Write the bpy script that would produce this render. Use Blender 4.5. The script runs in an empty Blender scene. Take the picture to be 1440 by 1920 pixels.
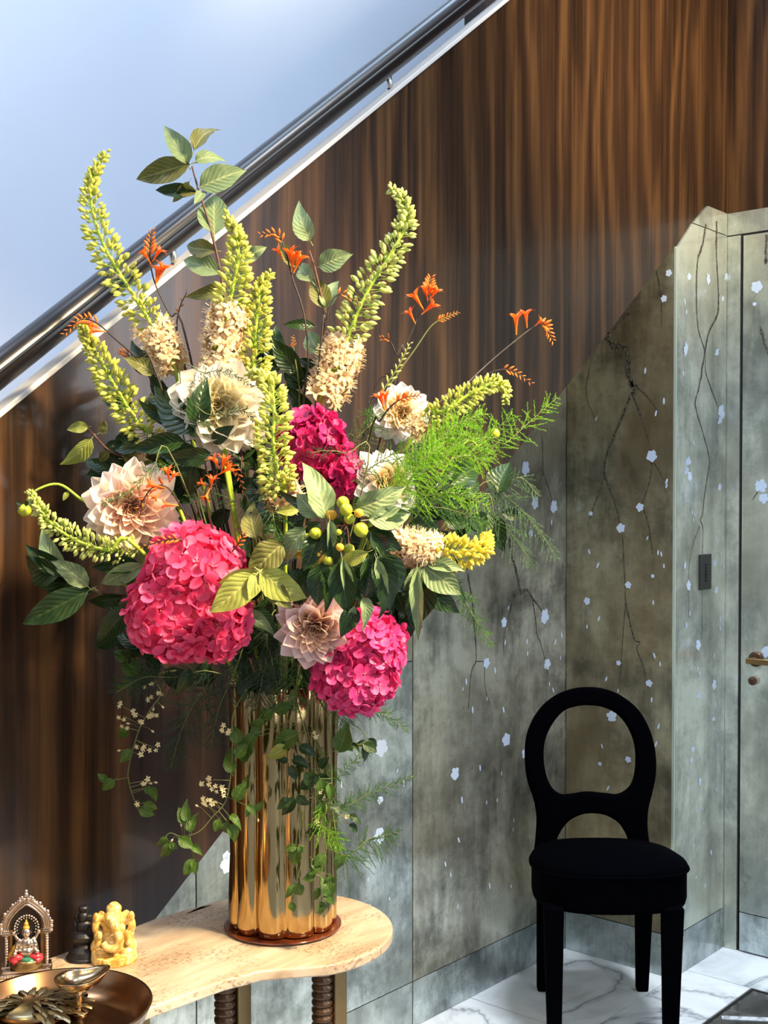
import bpy, bmesh, math, random
from mathutils import Vector, Matrix, Quaternion
rnd = random.Random(11)
C = bpy.context.scene.collection
PI = math.pi
# ---------------------------------------------------------------- camera, world, lights, exposure
F_PX, PITCH, HOR = 2277.0, math.radians(1.2), 930.0
CAM = Vector((-3.336, -1.718, 1.46))
CF = Vector((.758, .652, 0)).normalized(); CR = Vector((CF.y, -CF.x, 0)); UP = Vector((0, 0, 1))
CY = HOR + F_PX * math.tan(PITCH)
cd = bpy.data.cameras.new('camera'); cam = bpy.data.objects.new('camera', cd); C.objects.link(cam)
cd.sensor_fit = 'VERTICAL'; cd.sensor_height = 36.0; cd.lens = 36.0 * F_PX / 1920.0
cd.shift_y = (CY - 960.0) / 1920.0; cd.clip_start = .05; cd.clip_end = 60
cam.location = CAM
_f = CF * math.cos(PITCH) - UP * math.sin(PITCH)
cam.rotation_euler = _f.to_track_quat('-Z', 'Y').to_euler()
bpy.context.scene.camera = cam
wd = bpy.data.worlds.new('world'); bpy.context.scene.world = wd; wd.use_nodes = True
wd.node_tree.nodes['Background'].inputs[0].default_value = (.75, .85, 1, 1)
wd.node_tree.nodes['Background'].inputs[1].default_value = 1.0
def area(name, loc, to, sx, sy, power, col, spread=180):
    l = bpy.data.lights.new(name, 'AREA'); l.shape = 'RECTANGLE'; l.size = sx; l.size_y = sy
    l.energy = power; l.color = col; l.spread = math.radians(spread)
    o = bpy.data.objects.new(name, l); C.objects.link(o); o.location = loc
    o.rotation_euler = (Vector(to) - Vector(loc)).to_track_quat('-Z', 'Y').to_euler(); return o
area('window_daylight', (.30, -3.5, 2.35), (-1.0, -3.5, 2.35), 1.9, 1.7, 74, (.82, .91, 1.0))
area('rear_fill', (-3.0, -5.3, 2.2), (-3.0, 0, 1.6), 2.6, 2.2, 38, (.90, .95, 1.0))  # added fill behind the camera, for room light and reflections in mirror and brass
area('stairwell_daylight', (-.9, .1, 4.3), (-1.1, 1.05, 2.2), 3.0, .5, 36, (.50, .72, 1.0))
area('stair_wall_fill', (-3.0, .25, 3.3), (-1.1, 1.05, 2.2), 1.0, .8, 32, (.66, .78, 1.0))  # added cool fill, evens out the left of the stairwell wall
area('ceiling_lamp_table', (-1.7, -2.4, 3.3), (-2.02, -.35, 1.35), .35, .35, 26, (1.0, .80, .50), 48)
area('ceiling_lamp_left', (-3.9, -.9, 2.6), (-3.0, -.45, .75), .18, .18, 3.4, (1.0, .58, .26), 70)
area('veneer_fill', (-1.0, -2.0, 2.5), (-.15, 0, 2.75), .4, .4, 12, (1.0, .82, .54), 46)  # added unseen uplight, warms the upper right veneer
area('floor_fill', (-1.1, -1.3, 4.3), (-.35, -.35, 0), .9, .9, 27, (.90, .95, 1.0), 60)  # added soft fill, brightens the marble floor and mirror panels
vs = bpy.context.scene.view_settings
bpy.context.scene.display_settings.display_device = 'sRGB'
vs.view_transform = 'Standard'; vs.look = 'None'; vs.gamma = 1; vs.exposure = 0.0; vs.use_curve_mapping = False

# ---------------------------------------------------------------- helpers
def W(px, py, d):                     # a point of the room at depth d seen at that place of the photo
    x = (px - 720.0) / F_PX; y = -(py - CY) / F_PX
    a = math.cos(PITCH) + y * math.sin(PITCH); b = -math.sin(PITCH) + y * math.cos(PITCH)
    return CAM + (CF * a + UP * b + CR * x) * (d / a)
def ray(px, py): return (W(px, py, 1) - CAM)
def onY(px, py, y0): r = ray(px, py); return CAM + r * ((y0 - CAM.y) / r.y)
def onX(px, py, x0): r = ray(px, py); return CAM + r * ((x0 - CAM.x) / r.x)
def onZ(px, py, z0): r = ray(px, py); return CAM + r * ((z0 - CAM.z) / r.z)
def px2m(n, d): return n * d / F_PX
WM = {}
def link(o, M, parent=None):
    C.objects.link(o); WM[o.name] = M
    if parent is not None:
        o.parent = parent; o.matrix_local = WM[parent.name].inverted() @ M
    else: o.matrix_local = M
    return o
def tag(o, label=None, cat=None, group=None, kind=None):
    if label: o['label'] = label
    if cat: o['category'] = cat
    if group: o['group'] = group
    if kind: o['kind'] = kind
    return o
GROUPS = {'foxtail_lily': 'foxtail lilies in the brass vase', 'dahlia': 'dahlias in the brass vase', 'hydrangea': 'hydrangea heads in the brass vase', 'crocosmia': 'orange crocosmia sprays in the brass vase',
    'leafy_branch': 'leafy branches in the brass vase', 'asparagus_fern': 'asparagus fern sprays in the brass vase', 'clematis_vine': 'clematis vines trailing from the brass vase', 'dahlia_bud': 'dahlia buds on stems in the brass vase'}
def thing(name, loc, label, cat, group=None):
    o = bpy.data.objects.new(name, None); o.empty_display_size = .02
    link(o, Matrix.Translation(Vector(loc))); return tag(o, label, cat, group or GROUPS.get(name))
class MB:
    def __init__(s): s.v = []; s.f = []; s.uv = []
    def add(s, vs, fs, uvs=None):
        n = len(s.v); s.v += [tuple(v) for v in vs]; s.f += [tuple(i + n for i in f) for f in fs]
        s.uv += uvs if uvs else [(0, 0)] * len(vs); return s
    def box(s, a, b):
        x0, y0, z0 = a; x1, y1, z1 = b
        return s.add([(x0,y0,z0),(x1,y0,z0),(x1,y1,z0),(x0,y1,z0),(x0,y0,z1),(x1,y0,z1),(x1,y1,z1),(x0,y1,z1)],
                     [(0,3,2,1),(4,5,6,7),(0,1,5,4),(1,2,6,5),(2,3,7,6),(3,0,4,7)])
    def tube(s, pts, rad, n=8, caps=True):
        pts = [Vector(p) for p in pts]; R = rad if isinstance(rad, (list, tuple)) else [rad] * len(pts)
        t0 = (pts[1] - pts[0]).normalized(); nx = t0.orthogonal().normalized(); rings = []
        for i, p in enumerate(pts):
            t = (pts[min(i+1, len(pts)-1)] - pts[max(i-1, 0)]).normalized()
            nx = (nx - t * nx.dot(t)).normalized(); ny = t.cross(nx)
            rings.append([p + (nx * math.cos(2*PI*k/n) + ny * math.sin(2*PI*k/n)) * R[i] for k in range(n)])
        vs = [v for r in rings for v in r]; fs = []
        for i in range(len(pts)-1):
            for k in range(n): fs.append((i*n+k, i*n+(k+1)%n, (i+1)*n+(k+1)%n, (i+1)*n+k))
        if caps: fs.append(tuple(range(n-1, -1, -1))); fs.append(tuple((len(pts)-1)*n+k for k in range(n)))
        L = len(pts) - 1
        return s.add(vs, fs, [(i / L, k / n) for i in range(len(pts)) for k in range(n)])
    def lathe(s, prof, c=(0, 0, 0), n=32, ax=None):    # prof: (r, z)
        c = Vector(c); vs = []; fs = []; M = ax or Matrix.Identity(3)
        for r, z in prof:
            for k in range(n): vs.append(c + M @ Vector((r*math.cos(2*PI*k/n), r*math.sin(2*PI*k/n), z)))
        for i in range(len(prof)-1):
            for k in range(n): fs.append((i*n+k, i*n+(k+1)%n, (i+1)*n+(k+1)%n, (i+1)*n+k))
        if prof[0][0] > 1e-6: fs.append(tuple(range(n-1, -1, -1)))
        if prof[-1][0] > 1e-6: fs.append(tuple((len(prof)-1)*n+k for k in range(n)))
        return s.add(vs, fs)
    def ball(s, c, r, n=10, m=6, M=None):
        c = Vector(c); r = Vector(r) if hasattr(r, '__len__') else Vector((r, r, r)); vs = []; fs = []
        for i in range(1, m):
            a = PI*i/m
            for k in range(n):
                p = Vector((r.x*math.sin(a)*math.cos(2*PI*k/n), r.y*math.sin(a)*math.sin(2*PI*k/n), r.z*math.cos(a)))
                vs.append(c + (M @ p if M else p))
        t = Vector((0,0,r.z)); top = len(vs); vs.append(c + (M @ t if M else t)); vs.append(c - (M @ t if M else t))
        for i in range(m-2):
            for k in range(n): fs.append((i*n+k, (i+1)*n+k, (i+1)*n+(k+1)%n, i*n+(k+1)%n))
        for k in range(n):
            fs.append((top, k, (k+1)%n)); fs.append((top+1, (m-2)*n+(k+1)%n, (m-2)*n+k))
        return s.add(vs, fs)
    def prism(s, poly, fn, t0, t1):                    # poly (a,b) -> fn(a,b,t)
        n = len(poly); vs = [fn(a, b, t0) for a, b in poly] + [fn(a, b, t1) for a, b in poly]
        fs = [tuple(range(n-1, -1, -1)), tuple(range(n, 2*n))] + [(i, (i+1)%n, n+(i+1)%n, n+i) for i in range(n)]
        return s.add(vs, fs)
    def mesh(s, name, mat, smooth=True):
        me = bpy.data.meshes.new(name); me.from_pydata(s.v, [], s.f); me.materials.append(mat)
        bm = bmesh.new(); bm.from_mesh(me); bmesh.ops.recalc_face_normals(bm, faces=bm.faces) if getattr(s, 'recalc', True) else None
        bm.to_mesh(me); bm.free()
        uvl = me.uv_layers.new(name='UVMap'); uv = s.uv
        data = [c for l in me.loops for c in uv[l.vertex_index]]; uvl.data.foreach_set('uv', data)
        if smooth: me.polygons.foreach_set('use_smooth', [True] * len(me.polygons))
        me.update(); return me
def obj(name, mb, mat, parent=None, smooth=False, M=None, bevel=0, kind=None, label=None, weld=False):
    me = mb.mesh(name, mat, smooth) if isinstance(mb, MB) else mb
    o = bpy.data.objects.new(name, me)
    if M is None:
        # put the object's origin at the middle of its own base
        xs = [v.co for v in me.vertices]; lo = Vector((min(v.x for v in xs), min(v.y for v in xs), min(v.z for v in xs)))
        hi = Vector((max(v.x for v in xs), max(v.y for v in xs), max(v.z for v in xs)))
        c = Vector(((lo.x+hi.x)/2, (lo.y+hi.y)/2, lo.z)); me.transform(Matrix.Translation(-c)); M = Matrix.Translation(c)
    link(o, M, parent)
    if bevel:
        b = o.modifiers.new('bevel', 'BEVEL'); b.width = bevel; b.segments = 3; b.limit_method = 'ANGLE'; b.angle_limit = math.radians(40)
        me.polygons.foreach_set('use_smooth', [True] * len(me.polygons))
        w = o.modifiers.new('wn', 'WEIGHTED_NORMAL'); w.keep_sharp = True
    if kind: o['kind'] = kind
    if label: o['label'] = label
    return o
def part(name, me, parent, M): return link(bpy.data.objects.new(name, me), M, parent)
def curve(pts, n=6):                  # catmull-rom
    P = [Vector(p) for p in pts]; P = [P[0]*2 - P[1]] + P + [P[-1]*2 - P[-2]]; out = []
    for i in range(1, len(P)-2):
        for k in range(n):
            t = k / n; a, b, c, d = P[i-1], P[i], P[i+1], P[i+2]
            out.append(.5*((2*b) + (c-a)*t + (2*a-5*b+4*c-d)*t*t + (3*b-a-3*c+d)*t**3))
    out.append(P[-2]); return out
def frame(loc, yax, zhint, s=1, sx=None):   # local Y along yax, Z near zhint
    y = Vector(yax).normalized(); z = Vector(zhint); z = z - y*z.dot(y)
    z = y.orthogonal() if z.length < 1e-5 else z; z.normalize(); x = y.cross(z); sx = s if sx is None else sx
    M = Matrix(((x.x*sx, y.x*s, z.x*s, 0), (x.y*sx, y.y*s, z.y*s, 0), (x.z*sx, y.z*s, z.z*s, 0), (0, 0, 0, 1)))
    M.translation = Vector(loc); return M

# ---------------------------------------------------------------- materials
class NT:
    def __init__(s, name):
        s.m = bpy.data.materials.new(name); s.m.use_nodes = True; s.t = s.m.node_tree; s.t.nodes.clear()
        s.out = s.n('ShaderNodeOutputMaterial')
    def n(s, kind, **kw):
        nd = s.t.nodes.new(kind)
        for k, v in kw.items():
            if k in nd.bl_rna.properties.keys(): setattr(nd, k, v)
            else: s.set(nd, k, v)
        return nd
    def set(s, nd, key, v):
        sock = nd.inputs[int(key[1:])] if key[0] == 'i' and key[1:].isdigit() else nd.inputs[key.replace('_', ' ')]
        if isinstance(v, bpy.types.NodeSocket): s.t.links.new(v, sock)
        else: sock.default_value = (tuple(v) + (1,)) if hasattr(v, '__len__') and len(v) == 3 and sock.type == 'RGBA' else v
    def coord(s, which='Object', scale=(1,1,1), rot=(0,0,0), off=None):
        c = s.n('ShaderNodeTexCoord').outputs[which]; m = s.n('ShaderNodeMapping'); s.t.links.new(c, m.inputs[0])
        m.inputs['Scale'].default_value = scale; m.inputs['Rotation'].default_value = rot
        if off is not None: s.t.links.new(off, m.inputs['Location'])
        return m.outputs[0]
    def noise(s, vec, scale, detail=4, rough=.55, dist=0):
        return s.n('ShaderNodeTexNoise', Vector=vec, Scale=scale, Detail=detail, Roughness=rough, Distortion=dist).outputs['Fac']
    def ramp(s, fac, stops, interp='LINEAR'):
        r = s.n('ShaderNodeValToRGB'); r.color_ramp.interpolation = interp; e = r.color_ramp.elements
        while len(e) < len(stops): e.new(.5)
        for el, (p, c) in zip(e, stops): el.position = p; el.color = (c, c, c, 1) if not hasattr(c, '__len__') else tuple(c) + (1,)
        s.t.links.new(fac, r.inputs[0]); return r.outputs[0]
    def mix(s, fac, a, b, mode='MIX'):
        m = s.n('ShaderNodeMix', data_type='RGBA', blend_type=mode)
        for i, v in ((0, fac), (6, a), (7, b)):
            if isinstance(v, bpy.types.NodeSocket): s.t.links.new(v, m.inputs[i])
            else: m.inputs[i].default_value = v if i == 0 else tuple(v) + (1,)
        return m.outputs[2]
    def math(s, op, a, b=0.0, c=None):
        m = s.n('ShaderNodeMath', operation=op)
        for i, v in enumerate((a, b) if c is None else (a, b, c)):
            if isinstance(v, bpy.types.NodeSocket): s.t.links.new(v, m.inputs[i])
            else: m.inputs[i].default_value = v
        return m.outputs[0]
    def bsdf(s, col, rough=.5, metal=0, bump=None, bs=.3, bd=.002, coat=0, trans=0, tcol=None, spec=.5, **kw):
        b = s.n('ShaderNodeBsdfPrincipled'); s.set(b, 'Base_Color', col); s.set(b, 'Roughness', rough); s.set(b, 'Metallic', metal)
        s.set(b, 'Coat_Weight', coat); s.set(b, 'Coat_Roughness', .08); s.set(b, 'Specular_IOR_Level', spec)
        for k, v in kw.items(): s.set(b, k, v)
        if bump is not None:
            bn = s.n('ShaderNodeBump', Strength=bs, Distance=bd, Height=bump); s.t.links.new(bn.outputs[0], b.inputs['Normal'])
        o = b.outputs[0]
        if trans:
            t = s.n('ShaderNodeBsdfTranslucent', Color=tcol if tcol is not None else col); mx = s.n('ShaderNodeMixShader'); mx.inputs[0].default_value = trans
            s.t.links.new(o, mx.inputs[1]); s.t.links.new(t.outputs[0], mx.inputs[2]); o = mx.outputs[0]
        s.t.links.new(o, s.out.inputs[0]); return s.m
def rndnode(n): return n.n('ShaderNodeObjectInfo').outputs['Random']
def simple(name, col, rough=.5, metal=0, var=.1, scale=30, coat=0, trans=0, bs=.1, spec=.5):
    n = NT(name); v = n.noise(n.coord(), scale, 3)
    c = n.mix(v, tuple(x*(1-var) for x in col), tuple(min(1, x*(1+var)) for x in col))
    return n.bsdf(c, rough, metal, v, bs, .001, coat, trans, spec=spec)
def wood_mat():
    n = NT('walnut_veneer'); v = n.coord(scale=(1, 1, .11))
    warp = n.noise(n.coord(scale=(1.2, 1, .9)), 1.5, 3, .5)
    x = n.n('ShaderNodeSeparateXYZ', Vector=n.coord()).outputs[0]
    big = n.noise(v, 4.5, 3, .5, .5)
    ph = n.math('MULTIPLY_ADD', big, 26.0, n.math('MULTIPLY', warp, 7.0))
    ph = n.math('ADD', ph, n.math('MULTIPLY', x, 62.0))
    band = n.math('POWER', n.math('MULTIPLY_ADD', n.math('SINE', ph), .5, .5), 1.6)
    fine = n.noise(n.coord(scale=(1, 1, .02)), 300, 3, .6)
    mid = n.noise(n.coord(scale=(1, 1, .025)), 52, 5, .65, .25)
    f = n.math('ADD', n.math('MULTIPLY', band, .24), n.math('ADD', n.math('MULTIPLY', mid, .60), n.math('MULTIPLY', fine, .22)))
    c = n.ramp(f, [(.30, (.009, .0042, .0022)), (.44, (.027, .0122, .0050)), (.58, (.062, .028, .0102)), (.78, (.120, .057, .020))])
    tone = n.noise(n.coord(scale=(1, 1, .05)), 2.2, 2)
    c = n.mix(n.ramp(tone, [(.35, .4), (.65, 0)]), c, (.022, .010, .006))
    return n.bsdf(c, n.ramp(mid, [(.3, .26), (.7, .34)]), 0, fine, .05, .0005, .22, spec=.4)
def mirror_mat(name, dark, light, warm, sc=1.0):
    n = NT(name); off = n.n('ShaderNodeCombineXYZ', i0=n.math('MULTIPLY', rndnode(n), 7.0)).outputs[0]
    v = n.coord(off=off); a = n.noise(v, 3.2*sc, 8, .68, .3); b = n.noise(v, 14*sc, 6, .7); s2 = n.noise(n.coord(scale=(1, 1, .35), off=off), 9*sc, 6, .65)
    sm = n.noise(v, 1.7, 3)
    st = n.noise(n.coord(scale=(1, 1, .12), off=off), 42*sc, 5, .7)
    m = n.math('ADD', n.math('MULTIPLY', a, .50), n.math('ADD', n.math('MULTIPLY', b, .20), n.math('ADD', n.math('MULTIPLY', s2, .20), n.math('MULTIPLY', st, .13))))
    c = n.ramp(m, [(.42, dark), (.50, tuple(p*.62+q*.38 for p, q in zip(dark, light))), (.59, light)])
    c = n.mix(n.ramp(sm, [(.42, 0), (.62, .55)]), c, warm)
    spots = n.noise(v, 60, 4, .7); c = n.mix(n.ramp(spots, [(.62, 0), (.74, .5)]), c, tuple(x*.35 for x in dark))
    return n.bsdf(c, n.ramp(m, [(.35, .34), (.65, .14)]), .62, b, .05, .0006, .25)
def marble_mat(name, base, vein, amt=1.0):
    n = NT(name); off = n.n('ShaderNodeCombineXYZ', i0=n.math('MULTIPLY', rndnode(n), 9.0), i1=n.math('MULTIPLY', rndnode(n), 5.0)).outputs[0]
    v = n.coord(off=off, rot=(0, 0, .6)); a = n.noise(v, 1.9, 7, .55, 1.0)
    vn = n.math('ABSOLUTE', n.math('SUBTRACT', a, .5)); c = n.mix(n.ramp(vn, [(0, .9*amt), (.012, .35*amt), (.05, 0)]), base, vein)
    soft = n.noise(v, 5, 5, .6, .6); c = n.mix(n.ramp(soft, [(.5, 0), (.75, .4*amt)]), c, vein)
    return n.bsdf(c, .09, 0, coat=.2)
def travertine_mat():
    n = NT('travertine'); v = n.coord(scale=(1, 1, 1)); a = n.noise(n.coord(scale=(3.0, 14, 14)), 1.3, 6, .6, .4)
    c = n.ramp(a, [(.3, (.38, .25, .15)), (.5, (.53, .41, .28)), (.7, (.66, .57, .45))])
    p1 = n.noise(n.coord(scale=(110, 240, 180)), 1, 4, .6); p2 = n.noise(v, 9, 3)
    pore = n.math('MULTIPLY', n.ramp(p1, [(.54, 0), (.60, 1)]), n.ramp(p2, [(.42, 0), (.52, 1)]))
    c = n.mix(n.math('MULTIPLY', pore, .75), c, (.25, .15, .08))
    return n.bsdf(c, .26, 0, n.math('MULTIPLY', pore, -1.0), .5, .001, .12)
def leaf_mat(name, top, under, vein, rough=.32, trans=.22, vs_=1.0):
    n = NT(name); uv = n.n('ShaderNodeSeparateXYZ', Vector=n.n('ShaderNodeTexCoord').outputs['UV']); u, v = uv.outputs[0], uv.outputs[1]
    av = n.math('ABSOLUTE', n.math('SUBTRACT', v, .5)); back = n.n('ShaderNodeNewGeometry').outputs['Backfacing']
    r = rndnode(n); nz = n.noise(n.coord(scale=(1, 1, 1)), 4, 4)
    base = n.mix(back, top, under); base = n.mix(n.math('MULTIPLY', r, .5), base, tuple(x*.55 for x in top))
    base = n.mix(n.ramp(nz, [(.45, 0), (.7, .45)]), base, tuple(min(1, a*1.5+.02) for a in top))
    side = n.math('FRACT', n.math('SUBTRACT', n.math('MULTIPLY', u, 8.0), n.math('MULTIPLY', av, 5.5)))
    sv = n.ramp(n.math('ABSOLUTE', n.math('SUBTRACT', side, .5)), [(.0, .55*vs_), (.05, .3*vs_), (.12, 0)])
    mid = n.ramp(av, [(0, .95*vs_), (.025, .7*vs_), (.05, 0)])
    f = n.math('MAXIMUM', sv, mid); c = n.mix(f, base, vein)
    h = n.math('SUBTRACT', 1.0, n.ramp(n.math('ABSOLUTE', n.math('SUBTRACT', side, .5)), [(0, 1.0), (.35, 0)]))
    return n.bsdf(c, rough, 0, h, .22, .012, 0, trans, spec=.35)
def petal_mat(name, cols, rough=.5, trans=.3, var=.35, varcol=None, sheen=0):
    n = NT(name); u = n.n('ShaderNodeSeparateXYZ', Vector=n.n('ShaderNodeTexCoord').outputs['UV']); r = rndnode(n)
    c = n.ramp(u.outputs[0], cols); c = n.mix(n.math('MULTIPLY', r, var), c, varcol or tuple(x*.7 for x in cols[0][1]))
    streak = n.noise(n.coord('UV', scale=(1.5, 26, 1)), 1, 2); c = n.mix(n.math('MULTIPLY', n.ramp(streak, [(.45, 0), (.7, 1)]), .22), c, tuple(x*.75 for x in cols[-1][1]))
    return n.bsdf(c, rough, 0, streak, .15, .01, 0, trans)
M_ = {}
M_['wood'] = wood_mat()
M_['mirror'] = mirror_mat('antique_mirror', (.085, .087, .075), (.72, .73, .63), (.42, .39, .28))
M_['mirror_pale'] = mirror_mat('antique_mirror_pale', (.22, .25, .23), (.84, .89, .80), (.62, .62, .48), .8)
M_['mirror_dark'] = mirror_mat('antique_mirror_brown', (.07, .066, .048), (.50, .47, .33), (.36, .27, .14))
M_['mirror_blue'] = mirror_mat('antique_mirror_cool', (.14, .17, .17), (.62, .70, .70), (.34, .38, .36), 1.6)
M_['seam'] = simple('dark_seam', (.012, .012, .010), .6)
M_['edge'] = simple('pale_glass_edge', (.60, .68, .58), .15, .4)
M_['white'] = simple('white_plaster', (.70, .73, .79), .6, 0, .03, 3, bs=.03)
M_['capwhite'] = simple('white_painted_cap', (.66, .645, .63), .5, 0, .03, 5)
M_['rail'] = simple('dark_lacquered_rail', (.009, .006, .007), .28, 0, .4, 8, coat=.15, bs=.02)
M_['steel'] = simple('brushed_steel', (.60, .60, .60), .25, 1, .08, 60)
M_['marble'] = marble_mat('white_marble', (.80, .85, .90), (.22, .25, .30))
M_['marble_dark'] = marble_mat('dark_marble', (.035, .035, .035), (.20, .20, .20), .5)
M_['grout'] = simple('grey_grout', (.09, .095, .10), .8)
M_['trav'] = travertine_mat()
M_['bronze'] = simple('brown_bronze', (.13, .075, .045), .35, .8, .25, 30)
M_['goldleg'] = simple('aged_brass', (.32, .21, .09), .35, .9, .25, 20)
M_['brass'] = simple('polished_brass', (.50, .34, .15), .12, 1, .3, 9, bs=.2)
M_['brassdark'] = simple('dark_hammered_brass', (.34, .19, .095), .24, 1, .3, 14)
M_['lampbrass'] = simple('lamp_brass', (.52, .40, .24), .18, 1, .15, 30)
M_['relief'] = simple('relief_brass', (.33, .28, .16), .3, 1, .45, 60, bs=.3)
M_['amber'] = simple('dark_amber_dish', (.14, .032, .012), .10, 0, .3, 10, coat=.8)
M_['velvet'] = simple('black_velvet', (.0007, .0008, .0016), .95, 0, .3, 40, spec=.015)
M_['silver'] = simple('antique_silver', (.62, .52, .44), .24, 1, .4, 90, bs=.3)
M_['darksilver'] = simple('dark_tarnished_metal', (.05, .045, .05), .35, .8, .4, 60)
M_['red'] = simple('red_enamel', (.52, .03, .05), .3, 0, .3, 60, coat=.3)
M_['green'] = simple('green_enamel', (.02, .16, .09), .3, 0, .3, 60, coat=.3)
M_['yellowen'] = simple('yellow_enamel', (.62, .36, .05), .35, .3, .3, 60)
M_['blackstone'] = simple('black_stone', (.006, .006, .008), .45, 0, .3, 60)
_n = NT('yellow_jade_stone'); _v = _n.noise(_n.coord(), 55, 6, .65, 1.2)
_c = _n.ramp(_v, [(.38, (.45, .22, .03)), (.5, (.68, .46, .12)), (.62, (.76, .64, .32))])
M_['jade'] = _n.bsdf(_c, .3, 0, _v, .1, .001, .15, Subsurface_Weight=.12, Subsurface_Radius=(.01, .006, .002))
M_['plate'] = simple('charcoal_plate', (.035, .037, .037), .4, .3)
M_['black'] = simple('matt_black', (.006, .006, .006), .5)
M_['blossom'] = simple('white_lacquer', (.58, .68, .86), .35, 0, .08, 60)
_n = NT('painted_bark'); _v = _n.noise(_n.coord(), 130, 4, .7)
M_['bark'] = _n.bsdf(_n.ramp(_v, [(.42, (.012, .010, .009)), (.6, (.17, .16, .12))]), .45, .2, _v, .4, .001)
M_['bluewall'] = simple('plain_room_wall', (.50, .48, .46), .7, 0, .05, 2)
M_['room_ceiling'] = simple('plain_ceiling', (.65, .65, .66), .8, 0, .03, 2)
# plants
M_['leaf_dark'] = leaf_mat('dark_green_leaf', (.014, .040, .007), (.10, .17, .06), (.13, .20, .06), .34, .12, .35)
M_['leaf_sage'] = leaf_mat('sage_leaf_underside', (.19, .27, .12), (.21, .30, .15), (.50, .54, .26), .5, .2, .7)
M_['leaf_olive'] = leaf_mat('bronze_olive_leaf', (.14, .14, .03), (.15, .20, .07), (.42, .42, .15), .45, .2, .7)
M_['leaf_lime'] = leaf_mat('yellow_green_leaf', (.33, .37, .07), (.36, .40, .11), (.60, .58, .22), .45, .28, .7)
M_['leaf_vine'] = leaf_mat('small_vine_leaf', (.055, .12, .012), (.10, .17, .03), (.18, .26, .05), .38, .25, .6)
def shaded(name, col, var=.5, rough=.5, trans=.15):
    n = NT(name); r = rndnode(n); v = n.noise(n.coord(), 24, 3)
    c = n.mix(n.math('MULTIPLY', r, var), col, tuple(x*.5 for x in col)); c = n.mix(n.math('MULTIPLY', v, .3), c, tuple(min(1, x*1.5) for x in col))
    return n.bsdf(c, rough, 0, trans=trans)
M_['stem_green'] = shaded('green_stem', (.40, .56, .05))
M_['stem_dark'] = shaded('dark_stem', (.045, .03, .022))
M_['stem_red'] = shaded('reddish_stem', (.14, .055, .04))
M_['stem_olive'] = shaded('olive_stem', (.18, .20, .06))
M_['bud_yellow'] = petal_mat('lily_bud_yellow_green', [(0, (.32, .50, .05)), (.55, (.40, .54, .05)), (.8, (.80, .78, .18)), (1, (.68, .66, .10))], .45, .2, .4, (.38, .44, .06))
M_['bud_gold'] = petal_mat('lily_bud_golden', [(0, (.40, .46, .05)), (.55, (.62, .60, .05)), (.8, (.93, .78, .10)), (1, (.85, .62, .06))], .45, .2, .35, (.70, .62, .06))
M_['bud_green'] = petal_mat('lily_bud_green', [(0, (.34, .52, .06)), (.55, (.42, .58, .08)), (.8, (.76, .80, .28)), (1, (.60, .60, .15))], .45, .2, .4, (.30, .38, .06))
M_['floret_peach'] = petal_mat('lily_floret_peach', [(0, (.50, .45, .15)), (.6, (.84, .62, .34)), (1, (.92, .74, .48))], .5, .25, .4, (.66, .42, .18))
M_['core'] = petal_mat('flower_heart', [(0, (.55, .32, .08)), (1, (.80, .58, .22))], .6, .1)
M_['dahlia_cream'] = petal_mat('cream_petal', [(0, (.92, .74, .32)), (.45, (.90, .82, .60)), (1, (.90, .86, .76))], .5, .35, .2, (.93, .80, .62))
M_['dahlia_peach'] = petal_mat('peach_petal', [(0, (.90, .58, .36)), (.4, (.95, .78, .64)), (1, (.97, .88, .80))], .5, .35, .25, (.92, .66, .56))
M_['dahlia_white'] = petal_mat('white_petal', [(0, (.93, .78, .50)), (.4, (.96, .92, .84)), (1, (.97, .97, .98))], .5, .35, .15, (.94, .84, .70))
M_['dahlia_apricot'] = petal_mat('apricot_petal', [(0, (.82, .54, .20)), (.5, (.92, .76, .46)), (1, (.95, .84, .64))], .5, .3, .3, (.86, .62, .34))
M_['dahlia_yellow'] = petal_mat('yellow_cream_petal', [(0, (.92, .76, .34)), (.5, (.95, .86, .54)), (1, (.96, .90, .70))], .5, .35, .2, (.94, .84, .50))
M_['dahlia_rose'] = petal_mat('rose_peach_petal', [(0, (.82, .46, .26)), (.5, (.90, .62, .46)), (1, (.94, .76, .64))], .5, .3, .25, (.88, .56, .40))
M_['dahlia_pink'] = petal_mat('dusty_pink_petal', [(0, (.78, .48, .30)), (.45, (.86, .64, .56)), (1, (.92, .76, .74))], .5, .3, .3, (.68, .42, .42))
M_['hyd_coral'] = petal_mat('coral_pink_petal', [(0, (.90, .30, .40)), (.3, (.90, .06, .19)), (1, (.95, .15, .30))], .45, .3, .55, (.74, .02, .14))
M_['hyd_magenta'] = petal_mat('magenta_petal', [(0, (.85, .25, .45)), (.3, (.80, .03, .21)), (1, (.92, .12, .34))], .45, .3, .55, (.60, .01, .15))
M_['hyd_deep'] = petal_mat('deep_magenta_petal', [(0, (.55, .05, .18)), (.3, (.58, .012, .14)), (1, (.70, .03, .19))], .5, .3, .6, (.36, .004, .09))
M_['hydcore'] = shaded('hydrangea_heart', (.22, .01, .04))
M_['croc'] = petal_mat('orange_petal', [(0, (.85, .40, .05)), (.4, (.90, .16, .01)), (1, (.93, .10, .01))], .45, .3, .5, (.92, .24, .01))
M_['crocbud'] = petal_mat('orange_bud', [(0, (.42, .28, .06)), (.4, (.80, .22, .02)), (1, (.88, .24, .02))], .45, .2, .6, (.38, .10, .02))
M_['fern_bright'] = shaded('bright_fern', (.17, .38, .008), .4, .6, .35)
M_['fern_mid'] = shaded('mid_green_fern', (.06, .16, .025), .4, .6, .3)
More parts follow.
